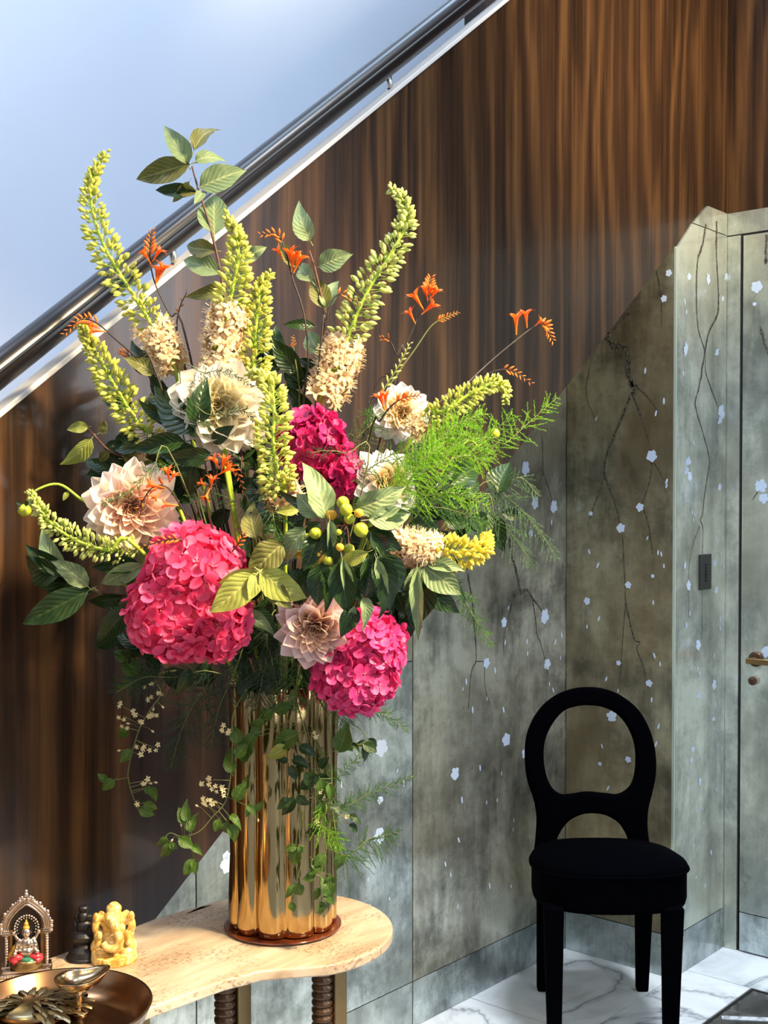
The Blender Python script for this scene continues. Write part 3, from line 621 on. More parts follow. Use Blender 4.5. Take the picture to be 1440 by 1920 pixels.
vo = obj('vase', vase(), M_['brass'], smooth=True); tag(vo, 'tall fluted golden brass vase standing on the travertine table', 'vase')
VM = Vector((VX, VY, ZT + .37))                                    # mouth of the vase
VB = Vector((VX, VY, ZT + .12))

# ---------------------------------------------------------------- plant pieces (shared meshes)
def leaf_mesh(name, mat, wid=.24, curl=.12, fold=.18, wave=.03, twist=0, pet=.14, nu=8):
    m = MB(); m.recalc = False; vs = []; uv = []; fs = []; vv = (-1, -.5, 0, .5, 1)
    for i in range(nu+1):
        u = i/nu; w = wid*(math.sin(PI*min(1, u**.82)))**.85 if 0 < u < 1 else .004
        for v in vv:
            x = v*w; z = -curl*4*(u-.0)**2*.5 + fold*abs(v)*w*1.6 + wave*math.sin(u*16+v)*abs(v)
            if twist: a = twist*u; x, z = x*math.cos(a) - z*math.sin(a)*.6, z + x*math.sin(a)
            vs.append((x, u*(1-.15*curl), z)); uv.append((u, .5+v/2))
    for i in range(nu):
        for j in range(4): a = i*5+j; fs.append((a, a+1, a+6, a+5))
    m.add(vs, fs, uv); m.tube([(0, -pet, -.02*pet), (0, -pet*.4, .01), (0, .05, 0)], [.012, .011, .006], 4, False)
    k = len(m.uv) - 12
    for i in range(12): m.uv[k+i] = (.2, .5)
    return m.mesh(name, mat)
LM = {}
for key in ('leaf_dark', 'leaf_sage', 'leaf_olive', 'leaf_lime', 'leaf_vine'):
    LM[key] = [leaf_mesh('leaf', M_[key], *a) for a in ((.23, .14, .30, .03, .15), (.21, .42, .42, .04, .45), (.25, .26, .28, .06, -.4), (.20, .30, .75, .03, .25))]
def leaf(parent, a, b, key='leaf_dark', w=1.0, var=None, face=None, name='leaf'):
    a = Vector(a); b = Vector(b); y = b - a; L = y.length
    z = (CAM - (a+b)/2).normalized() if face is None else Vector(face)
    z = z + Vector((rnd.uniform(-.25, .25), rnd.uniform(-.25, .25), rnd.uniform(-.1, .35)))
    v = LM[key][rnd.randrange(4) if var is None else var]
    M = frame(a, y, z, L, L*w); part(name, v, parent, M)
def stem_obj(parent, pts, r0, r1, mat, n=6, seg=5, name='stem'):
    cv = curve(pts, seg); N = len(cv)-1
    obj(name, MB().tube(cv, [r0+(r1-r0)*i/N for i in range(N+1)], n), M_[mat], parent, True); return cv
def intovase(*top): # run a stem from the vase up to the first visible point
    t = Vector(top[0]); dz = (t - VM); off = Vector((dz.x, dz.y, 0)); off = off.normalized()*min(.055, off.length*.3) if off.length > 0 else off
    return [VB + off*.5, VM + off] + [Vector(x) for x in top]
def bud_mesh(name, mat, ped, wid, n=6):
    m = MB(); m.tube([(0,0,0), (0, ped*.6, .03), (0, ped+.02, .05)], [.018, .014, .016], 3, False)
    L = 1-ped; prof = [(0, .02), (.25, .75), (.55, 1), (.82, .62), (1, .06)]
    vs = []; uv = []
    for t, r in prof:
        for k in range(n): a = 2*PI*k/n; vs.append((wid*r*math.cos(a), ped+t*L, .05 + wid*r*math.sin(a))); uv.append((.6+.4*t, k/n))
    k0 = len(m.v); m.add(vs, [(i*n+k, i*n+(k+1)%n, (i+1)*n+(k+1)%n, (i+1)*n+k) for i in range(4) for k in range(n)], uv)
    for i in range(k0): m.uv[i] = (.1, .5)
    return m.mesh(name, mat)
def floret_mesh(name, mat, ped=.55, npet=6, plen=.42, pw=.10, stam=5, seed=1):
    r = random.Random(seed); m = MB(); m.recalc = False; m.tube([(0,0,0), (0, ped, 0)], [.016, .014], 3, False)
    for i in range(len(m.uv)): m.uv[i] = (.1, .5)
    for k in range(npet):
        a = 2*PI*k/npet + r.uniform(-.2, .2); o = Vector((math.cos(a), 0, math.sin(a))); s = Vector((-math.sin(a), 0, math.cos(a))); b = Vector((0, ped, 0)); Y = Vector((0, 1, 0))
        pts = [b, b + o*plen*.35 + Y*plen*.55 + s*pw, b + o*plen*.35 + Y*plen*.55 - s*pw, b + o*plen*.85 + Y*plen*.7 + s*pw*.7, b + o*plen*.85 + Y*plen*.7 - s*pw*.7, b + o*plen*1.1 + Y*plen*r.uniform(.3, .6)]
        m.add(pts, [(0,1,2), (1,3,4,2), (3,5,4)], [(.5,.5), (.7,.3), (.7,.7), (.9,.3), (.9,.7), (1,.5)])
    for k in range(stam):
        a = r.uniform(0, 2*PI); e = Vector((math.cos(a)*.28, ped+plen*1.25, math.sin(a)*.28)); b = Vector((0, ped, 0)); s = Vector((-math.sin(a), 0, math.cos(a)))*.012
        m.add([b+s, b-s, e-s, e+s], [(0,1,2,3)], [(.9,.5)]*4)
    return m.mesh(name, mat)
BUD = {k: [bud_mesh('bud', M_[k], .56, .108), bud_mesh('bud', M_[k], .50, .12), bud_mesh('bud', M_[k], .2, .22)] for k in ('bud_yellow', 'bud_gold', 'bud_green')}
FLO = [floret_mesh('floret', M_['floret_peach'], .5, 6, .42, .10, 6, i) for i in range(3)]
def spike(label, pts, d, rad, key='bud_yellow', peach=0.0, fluffy=0.0, n=280, vase_in=True, yside=None):
    """one foxtail lily: pts base to tip (photo places), d depth or list of depths"""
    ds = d if hasattr(d, '__len__') else [d]*len(pts)
    P3 = [W(x, y, k) for (x, y), k in zip(pts, ds)]
    t = thing('foxtail_lily', (VX, VY, ZT+.12), label, 'flower')
    cv = curve(P3, 10); R = px2m(rad*1.14, ds[0])
    stem_obj(t, intovase(*P3), .0042, .0018, 'stem_green')
    seg = [0.0]
    for a, b in zip(cv, cv[1:]): seg.append(seg[-1] + (b-a).length)
    Ltot = seg[-1]; j = 0
    for i in range(n):
        f = (i+.5)/n; f = f**.93; s = f*Ltot
        while j < len(seg)-2 and seg[j+1] < s: j += 1
        while j > 0 and seg[j] > s: j -= 1
        k = (s-seg[j])/max(1e-6, seg[j+1]-seg[j]); p = cv[j].lerp(cv[j+1], k); tan = (cv[j+1]-cv[j]).normalized()
        u = tan.orthogonal().normalized(); v = tan.cross(u); a = i*2.39996 + rnd.uniform(-.6, .6); p = p + tan*rnd.uniform(-.004, .004)
        out = u*math.cos(a) + v*math.sin(a)
        prof = (1.0 if f < .5 else 1 - .62*((f-.5)/.5)**1.3)*rnd.uniform(.85, 1.08)
        if f < peach:
            prof *= 1.05; M = frame(p, out + tan*rnd.uniform(-.1, .5), tan, R*prof); part('floret', FLO[rnd.randrange(3)], t, M)
        else:
            lift = rnd.uniform(.1, .5) + .8*max(0, f-.4); bm = BUD[key][0 if f < .55 else 1 if f < .8 else 2]
            M = frame(p, out + tan*lift, tan, R*prof*(1 if f < .8 else .9), R*prof*1.0); part('bud', bm, t, M)
    return t

# ---- the nine foxtail lilies
spike('foxtail lily curving highest at far left, yellow green, above the handrail', [(330,700),(285,610),(235,530),(197,465),(174,400),(172,340),(197,288)], 1.93, 36, 'bud_yellow', .20)
spike('foxtail lily leaning left just below the tall left one, in front of the white cap', [(295,850),(262,800),(225,740),(190,680),(163,630),(152,605)], [1.92,1.92,1.92,1.92,1.9,1.9], 34, 'bud_yellow', .06)
spike('greenish foxtail lily curling up at the far lower left below the peach dahlia', [(262,1030),(205,1032),(140,1012),(90,975),(55,922)], [1.83,1.82,1.8,1.8,1.79], 27, 'bud_green', 0)
spike('upright foxtail lily left of centre with peach lower florets above the cream dahlia', [(405,720),(418,640),(432,560),(446,490),(443,440),(425,405)], 1.90, 36, 'bud_yellow', .42)
spike('upright foxtail lily just right of the centre left one, shorter', [(478,730),(478,660),(482,590),(490,540),(505,515)], 1.92, 32, 'bud_yellow', .0)
spike('foxtail lily drooping in the very centre in front of the upper magenta hydrangea', [(535,945),(520,890),(512,830),(514,770),(505,715),(468,700)], [1.84,1.8,1.78,1.78,1.8,1.82], 35, 'bud_yellow', .10)
spike('tall foxtail lily right of centre with hooked tip against the brown veneer', [(600,755),(632,690),(655,625),(690,545),(735,472),(763,415),(755,375),(732,353)], 1.95, 38, 'bud_green', .27)
spike('foxtail lily arching right with drooping tip above the bright fern', [(775,812),(830,772),(880,740),(925,718),(948,728),(948,752)], [1.98,1.96,1.96,1.97,1.98,1.98], 26, 'bud_yellow', .12)
spike('golden foxtail lily lying horizontally at lower right with fluffy peach base', [(745,1025),(800,1032),(860,1037),(903,1030),(914,1003)], [1.86,1.85,1.85,1.86,1.87], 36, 'bud_gold', .36)

# ---- dahlias
def petal_mesh(name, mat, wid=.26, cup=.25, curl=.15, tip=.5):
    m = MB(); m.recalc = False; nu = 6; vs = []; uv = []; fs = []; vv = (-1, -.5, 0, .5, 1)
    for i in range(nu+1):
        u = i/nu; w = wid*(math.sin(PI*(.12+.84*u**1.15)))**.7 if u < 1 else .02
        for v in vv: vs.append((v*w, u, cup*(v*v)*w*1.4 + curl*(u*u) - .03*math.cos(v*9)*u*wid)); uv.append((u, .5+v/2))
    for i in range(nu):
        for j in range(4): a = i*5+j; fs.append((a, a+1, a+6, a+5))
    m.add(vs, fs, uv); return m.mesh(name, mat)
PM = {}
def dahlia(label, px, py, rad, d, mat, face=(0, .15, 1), rings=None, inner=None, seed=0, squash=1, broad=.26):
    r = random.Random(seed); c = W(px, py, d); R = px2m(rad, d); t = thing('dahlia', (VX, VY, ZT+.12), label, 'flower')
    if mat not in PM: PM[mat] = [petal_mesh('petal', M_[mat], broad, .45, .10), petal_mesh('petal', M_[mat], broad*.9, .6, -.16), petal_mesh('petal', M_[mat], broad*1.15, .25, .22)]
    PM.setdefault(inner or mat, [petal_mesh('petal', M_[inner or mat], .26, .6, .1)]*3)
    nz = (CR*face[0] + UP*face[1] - CF*face[2]).normalized(); ux = nz.orthogonal().normalized(); uy = nz.cross(ux)
    rings = rings or [(1.02, 14, -6, 0), (.98, 15, 8, .02), (.88, 15, 20, .04), (.72, 15, 32, .07), (.54, 13, 46, .10), (.36, 11, 62, .12), (.22, 8, 76, .13)]
    base = c - nz*R*.28
    for ri, (L, n, el, h) in enumerate(rings):
        for k in range(n):
            a = 2*PI*(k + .5*(ri % 2))/n + r.uniform(-.12, .12); e = math.radians(el + r.uniform(-9, 9))
            o = (ux*math.cos(a) + uy*math.sin(a)); dr = o*math.cos(e) + nz*math.sin(e); up = nz*math.cos(e) - o*math.sin(e)
            up = up + nz.cross(o)*r.uniform(-.3, .3)
            key = (inner or mat) if ri >= 3 else mat
            part('petal', PM[key][r.randrange(3)], t, frame(base + nz*R*h + o*R*.05, dr, up, R*L*r.uniform(.9, 1.06)))
    m = MB(); m.recalc = False
    for k in range(46):
        a = k*2.4; rr = R*.16*math.sqrt(k/46); p = base + nz*R*.15 + (ux*math.cos(a) + uy*math.sin(a))*rr; q = p + nz*R*.24*r.uniform(.7, 1.1) + (ux*math.cos(a)+uy*math.sin(a))*R*.04
        s = nz.cross(ux*math.cos(a)+uy*math.sin(a))*R*.014; m.add([p+s, p-s, q-s*1.4, q+s*1.4], [(0,1,2,3)], [(0,.5),(0,.5),(1,.5),(1,.5)])
    obj('flower_heart', m, M_['core'], t, kind='stuff')
    stem_obj(t, intovase(base - nz*.03 - UP*.03, base), .0035, .003, 'stem_green'); return t
dahlia('large cream dahlia above centre with yellow heart, left of the drooping lily', 408, 757, 88, 1.85, 'dahlia_cream', (.1, .1, 1), seed=1, broad=.30, inner='dahlia_yellow')
dahlia('peach pink dahlia at left above the coral hydrangea', 250, 955, 88, 1.84, 'dahlia_peach', (.25, -.15, 1), seed=2, inner='dahlia_rose')
dahlia('white dahlia with apricot heart against the brown veneer at upper right', 752, 775, 56, 2.03, 'dahlia_white', (-.1, .1, 1), seed=3, inner='dahlia_apricot')
dahlia('white dahlia half hidden behind fern and leaves right of centre', 728, 905, 66, 1.90, 'dahlia_white', (.5, .2, .9), seed=4, inner='dahlia_apricot')
dahlia('dusty pink dahlia at bottom centre beside the lower magenta hydrangea', 590, 1180, 78, 1.79, 'dahlia_pink', (-.05, -.25, 1), seed=5, inner='dahlia_rose')
dahlia('small cream dahlia peeping out under the big cream one beside the centre lily', 462, 812, 36, 1.96, 'dahlia_cream', (.2, -.3, 1), seed=6)

# ---- hydrangeas
def hfloret(name, mat, seed):
    r = random.Random(seed); m = MB(); m.recalc = False
    for k in range(4):
        a = PI/2*k + r.uniform(-.15, .15); o = Vector((math.cos(a), math.sin(a), 0)); s = Vector((-o.y, o.x, 0)); tz = r.uniform(.02, .3)
        c = o*.10; ring = []
        for u, w in ((.16, .12), (.42, .36), (.72, .42), (.95, .26), (1.02, .02)): ring.append((u, w))
        vs = [o*.03]; uv = [(0, .5)]
        for u, w in ring:
            for v in (-1, 0, 1): vs.append(o*u*.55 + s*w*v*.62 + Vector((0, 0, tz*u*u*.6 + .05*v*v + r.uniform(-.02, .02) + k*.006))); uv.append((u*.95, .5+v/2))
        fs = [(0, 2, 1), (0, 3, 2)]
        for i in range(4):
            b = 1+i*3; fs += [(b, b+1, b+4, b+3), (b+1, b+2, b+5, b+4)]
        m.add(vs, fs, uv)
    m.ball((0, 0, .03), .05, 5, 4)
    return m.mesh(name, mat)
def hydrangea(label, blobs, d, mat, n, size, seed):
    r = random.Random(seed); t = thing('hydrangea', (VX, VY, ZT+.12), label, 'flower'); HM = [hfloret('floret', M_[mat], seed*7+i) for i in range(5)]
    m = MB(); tot = sum(a*b for _, _, a, b in blobs)
    cs = []
    for px, py, rx, ry in blobs:
        c = W(px, py, d); ax, az = px2m(rx, d), px2m(ry, d); ay = (ax+az)/2; cs.append((c, ax, ay, az, int(n*rx*ry/tot)))
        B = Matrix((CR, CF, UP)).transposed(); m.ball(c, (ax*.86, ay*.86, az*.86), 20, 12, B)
    for ci, (c, ax, ay, az, k) in enumerate(cs):
        for i in range(k):
            z = 1 - 2*(i+.5)/k; a = i*2.39996; q = math.sqrt(1-z*z); nx, ny, nz = q*math.cos(a), z, q*math.sin(a)
            p = c + CR*nx*ax*.93 + CF*(-ny)*ay*.93 + UP*nz*az*.93
            if any(j != ci and ((p-c2).dot(CR)/a2)**2 + ((p-c2).dot(CF)/b2)**2 + ((p-c2).dot(UP)/e2)**2 < .75 for j, (c2, a2, b2, e2, _) in enumerate(cs)): continue
            nn = (CR*nx/ax - CF*ny/ay + UP*nz/az).normalized() + Vector([r.uniform(-.42, .42) for _ in range(3)])
            p = p + nn.normalized()*r.uniform(-.004, .006)
            part('floret', HM[r.randrange(5)], t, frame(p, nn.orthogonal(), nn, size*r.uniform(.82, 1.15)) @ Matrix.Rotation(r.uniform(0, 6), 4, 'Z'))
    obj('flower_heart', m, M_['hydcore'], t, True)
    c0 = cs[0][0]; stem_obj(t, intovase(c0 + Vector((0, 0, -.03)) + CF*.04, c0), .0045, .004, 'stem_olive')
hydrangea('large coral pink hydrangea at left, the biggest flower head', [(365,1070,86,80),(330,1150,84,80),(405,1165,58,66)], 1.80, 'hyd_coral', 300, .040, 1)
hydrangea('magenta hydrangea at lower right beside the dusty pink dahlia', [(690,1212,66,66),(668,1270,74,60),(630,1222,42,44)], 1.83, 'hyd_magenta', 290, .031, 2)
hydrangea('deep magenta hydrangea above centre behind the drooping foxtail lily', [(585,832,56,60),(630,880,38,42)], 1.90, 'hyd_deep', 190, .034, 3)

# ---- crocosmia
def trumpet(name, mat, seed):
    r = random.Random(seed); m = MB(); m.recalc = False; n = 6
    m.tube([(0,0,0), (0,.3,.0), (0,.58,.02), (0,.68,.03)], [.028, .05, .10, .13], 6, False)
    for k in range(6):
        a = 2*PI*k/6 + r.uniform(-.1, .1); o = Vector((math.cos(a), 0, math.sin(a))); s = Vector((-math.sin(a), 0, math.cos(a))); b = Vector((0, .66, .03)) + o*.11
        m.add([b+s*.07, b-s*.07, b+o*.13+Vector((0,.13,0))+s*.09, b+o*.13+Vector((0,.13,0))-s*.09, b+o*r.uniform(.28, .4)+Vector((0, r.uniform(.1, .25), 0))], [(0,1,3,2), (2,3,4)], [(.6,.3),(.6,.7),(.85,.3),(.85,.7),(1,.5)])
    return m.mesh(name, mat)
TR = [trumpet('open_flower', M_['croc'], i) for i in range(3)]
CB = bud_mesh('bud', M_['crocbud'], .12, .15, 6); CG = bud_mesh('bud', M_['bud_green'], .12, .15, 6)
def crocosmia(label, stem, d, buds=14, flowers=(), bsize=20, green=False, start=.55, into=True, mat='stem_dark'):
    ds = d if hasattr(d, '__len__') else [d]*len(stem); P3 = [W(x, y, k) for (x, y), k in zip(stem, ds)]
    t = thing('crocosmia', (VX, VY, ZT+.12), label, 'flower')
    stem_obj(t, intovase(*P3), .0022, .0008, mat, 5); cv = curve(P3, 12); N = len(cv)-1; up0 = UP
    for i in range(buds):
        f = start + (1-start)*i/max(1, buds-1); q = f*N; j = min(N-1, int(q)); p = cv[j].lerp(cv[j+1], q-j); tan = (cv[j+1]-cv[j]).normalized()
        side = tan.cross(-CF).normalized()*(1 if i % 2 else -1); L = px2m(bsize*(1.15-.65*(f-start)/(1-start)), ds[-1])
        part('bud', CG if green else CB, t, frame(p, side*.75 + tan*.9 - CF*.2, tan, L*rnd.uniform(.85, 1.1), L))
    for bx, by, tx, ty in flowers:
        a = W(bx, by, ds[-1]-.005); b = W(tx, ty, ds[-1]-.012); part('open_flower', TR[rnd.randrange(3)], t, frame(a, b-a, -CF, (b-a).length))
    return t
crocosmia('orange crocosmia spray with brown buds standing over the handrail bracket', [(355,660),(318,590),(290,530),(281,480),(284,435)], 1.93, 12, [(283,495,262,462),(286,490,305,460),(292,535,298,490),(294,530,312,487)], 20, start=.72)
crocosmia('orange crocosmia spray bending left over the handrail at far left', [(300,720),(255,670),(215,635),(180,605),(150,600),(122,625)], 1.88, 18, [(200,622,160,618),(190,618,165,605)], 19, start=.55)
crocosmia('orange crocosmia bending left in front of sage leaves above centre', [(568,780),(578,680),(570,590),(548,520),(535,470),(520,440),(490,440)], 1.95, 12, [(546,510,555,462),(550,512,570,468),(532,490,515,458),(548,505,540,455)], 18, start=.72)
crocosmia('tall orange crocosmia against the brown veneer at upper right', [(692,772),(730,700),(762,645),(785,590),(800,555),(808,522)], 2.05, 12, [(795,582,768,540),(779,607,762,575),(802,565,796,528),(805,562,826,535),(790,590,822,562),(800,555,812,532)], 22, start=.78)
crocosmia('olive crocosmia stem with small orange buds pointing right on brown veneer', [(700,790),(740,710),(778,655),(808,612),(830,598),(858,586)], 2.06, 14, [], 12, start=.7, mat='stem_olive')
crocosmia('slender orange crocosmia reaching furthest right over the veneer', [(800,800),(860,735),(915,682),(965,640),(1000,614),(1020,612),(1036,638)], [2.0,2.04,2.08,2.1,2.12,2.12,2.12], 14, [(968,628,967,578),(988,615,985,574),(1002,612,1020,595)], 20, start=.74)
crocosmia('small orange crocosmia bud spray above the arching lily at right', [(865,760),(900,712),(935,694),(965,698),(995,718)], 2.06, 13, [], 15, start=.55)
crocosmia('bright orange crocosmia cluster between the cream dahlia and coral hydrangea', [(390,960),(405,905),(412,870),(440,880),(456,918)], 1.80, 16, [(412,880,395,850),(415,885,425,848),(392,915,370,900),(395,918,400,888),(394,915,382,940),(410,890,440,872)], 17, start=.45)
crocosmia('orange crocosmia lying across the heart of the peach dahlia', [(375,1010),(345,960),(315,915),(285,915),(262,950)], [1.82,1.78,1.76,1.75,1.75], 10, [(310,915,268,905),(318,905,312,870),(318,905,330,882),(335,948,298,945),(305,918,285,940)], 20, start=.5)
crocosmia('red orange crocosmia in front of the white dahlia at upper right', [(690,830),(712,790),(735,760),(760,745),(785,742)], [1.98,1.96,1.95,1.94,1.94], 12, [(722,770,708,730),(724,765,722,728),(742,757,748,735),(750,750,768,735)], 16, start=.6)
crocosmia('tiny orange crocosmia buds in front of the round sage leaf pair', [(600,660),(612,600),(625,560),(645,552),(672,570)], 1.93, 9, [], 13, start=.6)
crocosmia('row of orange crocosmia buds on top edge of the coral hydrangea, left side', [(380,1050),(345,1015),(310,1013),(262,1028)], [1.8,1.75,1.74,1.74], 14, [], 15, start=.4)
crocosmia('short orange crocosmia buds right of the coral hydrangea top', [(420,1060),(435,1035),(448,1018),(460,998)], [1.8,1.78,1.77,1.77], 9, [], 15, start=.5)
crocosmia('thin brown crocosmia hook with few buds between left lily and centre lily', [(345,680),(332,620),(336,580),(350,548)], 1.95, 5, [], 12, start=.6)
crocosmia('small orange bud sprig beside the tall lily on brown veneer', [(745,700),(742,665),(730,638),(715,634)], 2.07, 6, [], 13, start=.6)
crocosmia('green unopened crocosmia spike rising left of the white upper dahlia', [(690,820),(712,745),(745,690),(768,645)], 2.04, 16, [], 15, True, start=.4, mat='stem_olive')
crocosmia('thin upright bud tip between crocosmia stem and dark leaves at centre', [(560,790),(560,720),(553,670),(549,632)], 1.97, 8, [], 10, start=.8, mat='stem_olive')
crocosmia('reddish bud sprig tucked behind the second left lily', [(300,760),(265,700),(240,665),(225,660)], 1.95, 9, [], 14, start=.6)

# ---- leafy branches
def branch(label, stem, d, leaves, mat='stem_red', r0=.0035, name='leafy_branch', into=True):
    ds = d if hasattr(d, '__len__') else [d]*len(stem); P3 = [W(x, y, k) for (x, y), k in zip(stem, ds)]
    t = thing(name, (VX, VY, ZT+.12), label, 'branch')
    stem_obj(t, intovase(*P3) if into else P3, r0, .0015, mat)
    for L in leaves:
        bx, by, tx, ty = L[:4]; key = L[4] if len(L) > 4 else 'leaf_dark'; w = L[5] if len(L) > 5 else 1; dd = L[6] if len(L) > 6 else ds[-1]
        dz = L[7] if len(L) > 7 else rnd.uniform(-.03, .01); leaf(t, W(bx, by, dd), W(tx, ty, dd+dz), key, w)
    return t
branch('sage leafy branch rising highest, over the handrail left of centre', [(430,640),(415,520),(395,430),(372,355),(360,312)], 1.97, [
    (356,308,250,335,'leaf_olive',.95),(352,308,312,232,'leaf_sage',1.25),(364,282,395,205,'leaf_olive',1.0),(366,302,412,280,'leaf_sage',1.3),(374,352,455,312,'leaf_sage',1.25),
    (370,362,285,352,'leaf_dark',.7),(368,360,318,352,'leaf_olive',1.2),(355,340,322,385,'leaf_olive',.8),(402,440,398,355,'leaf_sage',1.5),(405,470,330,458,'leaf_olive',1.1),
    (416,512,336,480,'leaf_sage',1.0),(445,490,500,462,'leaf_sage',1.0),(425,545,360,548,'leaf_olive',1.0),(380,360,368,375,'leaf_sage',1.1)])
branch('sage leafy branch standing above centre against the veneer', [(600,760),(606,665),(608,590),(592,510),(580,470)], 1.98, [
    (582,452,548,388,'leaf_sage',1.35),(598,500,652,474,'leaf_sage',1.4),(585,528,545,482,'leaf_sage',1.2),(560,500,515,450,'leaf_olive',1.0),(609,578,588,515,'leaf_olive',1.35),(611,578,622,515,'leaf_sage',1.3),
    (604,668,565,612,'leaf_sage',1.3),(590,612,535,605,'leaf_dark',.8),(560,700,510,640,'leaf_dark',1.2),(565,730,530,665,'leaf_dark',1.3),(580,720,540,680,'leaf_dark',1.4),(590,690,560,670,'leaf_dark',1.2),(580,780,545,730,'leaf_dark',1.3)])
branch('small twig of folded yellow green leaves at left above the peach dahlia', [(300,880),(240,860),(205,845),(180,820),(165,803)], [1.95,1.93,1.92,1.92,1.92], [
    (166,800,124,802,'leaf_lime',1.1),(172,822,122,882,'leaf_lime',1.1),(185,812,208,790,'leaf_olive',1.3),(195,842,232,828,'leaf_dark',1.2),(205,845,180,868,'leaf_olive',1.1),
    (232,862,300,880,'leaf_lime',1.1),(225,845,285,858,'leaf_olive',1.2),(290,700,245,668,'leaf_olive',1.1)])
branch('dark green leafy branch spreading far left below the green lily', [(330,1130),(250,1120),(190,1110),(140,1088),(110,1070)], [1.88,1.86,1.85,1.84,1.84], [
    (115,1075,8,1068,'leaf_dark',1.25,1.83),(120,1082,62,1000,'leaf_sage',1.0,1.84),(112,1075,55,1030,'leaf_dark',1.2,1.85),(165,1108,38,1172,'leaf_dark',.9,1.82),(175,1108,60,1080,'leaf_dark',1.1,1.84),(165,1100,105,1045,'leaf_sage',1.0,1.83),
    (270,1058,180,1100,'leaf_sage',.8,1.8),(262,1062,175,1060,'leaf_dark',1.0,1.82),(250,1130,172,1215,'leaf_dark',.8,1.82),(230,1120,160,1135,'leaf_dark',1,1.84),(260,1110,215,1065,'leaf_olive',1.0,1.8),(265,1085,200,1040,'leaf_dark',1.1,1.85),
    (300,1180,190,1150,'leaf_dark',1.0,1.88),(290,1230,225,1180,'leaf_dark',1.1,1.88)])
apple = branch('crab apple branch at the centre with yellow green fruit and long dark leaves', [(640,1120),(650,1060),(655,1010),(645,980)], [1.86,1.80,1.76,1.75], [
    (612,975,588,865,'leaf_sage',.95,1.74),(598,970,553,925,'leaf_sage',1.35,1.74),(600,968,530,925,'leaf_dark',.6,1.76),(668,955,752,928,'leaf_sage',1.1,1.74),(672,958,748,948,'leaf_lime',1.1,1.75),
    (690,975,782,965,'leaf_sage',1.0,1.73),(690,970,765,955,'leaf_dark',.9,1.75),(572,990,520,1048,'leaf_sage',1.1,1.74),(600,980,565,1008,'leaf_dark',1.2,1.74),(600,1000,572,1065,'leaf_dark',1.2,1.74),
    (530,1020,462,1075,'leaf_olive',1.3,1.75),(625,985,622,1055,'leaf_dark',1.3,1.72),(618,975,625,1045,'leaf_sage',.7,1.715),(690,1035,628,1062,'leaf_lime',.9,1.71),(640,1050,648,1150,'leaf_dark',1.2,1.71),(642,1048,662,1140,'leaf_sage',.6,1.705),
    (690,1045,700,1125,'leaf_dark',1.4,1.71),(708,1045,742,1125,'leaf_dark',1.3,1.70),(712,1040,765,1140,'leaf_dark',1.5,1.715),(705,1048,728,1118,'leaf_sage',.6,1.695),(695,1000,742,1048,'leaf_dark',1.2,1.73),
    (690,990,745,1035,'leaf_dark',1.2,1.75),(605,1055,590,1135,'leaf_dark',1.2,1.73),(560,1065,545,1120,'leaf_dark',1.2,1.75),(575,1060,560,1150,'leaf_dark',1,1.76),(668,1140,640,1185,'leaf_dark',1.3,1.72),(665,1135,650,1180,'leaf_sage',.8,1.71),
    (680,1120,702,1170,'leaf_sage',1.2,1.71),(610,1070,622,1130,'leaf_dark',1.1,1.74),(660,1060,680,1130,'leaf_dark',1.1,1.74),(560,1030,500,1060,'leaf_dark',1.2,1.78)])
apm = {}
for key in ('apple', 'apple_gold'):
    q = MB().lathe([(.001, .90), (.10, .95), (.32, 1.0), (.72, .80), (.98, .32), (1.0, 0), (.86, -.5), (.5, -.88), (.16, -.98), (.001, -.9)], (0,0,0), 16); q.uv = [(.5, .5)]*len(q.v)
    apm[key] = q.mesh('crab_apple', M_[key])
for px, py, r, key, dd in [(643,942,14,'apple',1.73),(649,955,14,'apple',1.715),(655,973,12,'apple',1.72),(673,962,10,'apple_gold',1.71),(621,965,12,'apple_gold',1.74),(591,1000,13,'apple',1.73),(576,1012,14,'apple',1.74),(677,994,16,'apple',1.71),
                        (637,1026,9,'apple_gold',1.70),(602,1042,15,'apple_gold',1.735),(615,1050,12,'apple',1.73),(655,1030,12,'apple',1.73),(635,998,7,'apple',1.71),(562,1040,10,'apple_gold',1.75),(590,1055,12,'apple',1.745)]:
    c = W(px, py, dd); a = W(650, 985, 1.745); M = frame(c, Vector((rnd.uniform(-.5,.5), rnd.uniform(-.5,.5), .3)), (a-c), px2m(r*.86, dd))
    f = part('crab_apple', apm[key], apple, M); obj('fruit_stalk', MB().tube([c + (a-c).normalized()*px2m(r*.8, dd), c.lerp(a, .6) + UP*.004, a], .0008, 4), M_['stem_red'], apple)
branch('drooping yellow green leaf spray in front of the coral hydrangea', [(520,1110),(500,1080),(483,1068)], [1.82,1.76,1.735], [
    (482,1072,398,1108,'leaf_lime',.9,1.73),(480,1078,398,1148,'leaf_lime',1.2,1.725),(484,1074,472,1120,'leaf_lime',1.2,1.73),(488,1072,565,1132,'leaf_lime',1.2,1.725),(490,1080,545,1142,'leaf_olive',1.1,1.735)], 'stem_olive')
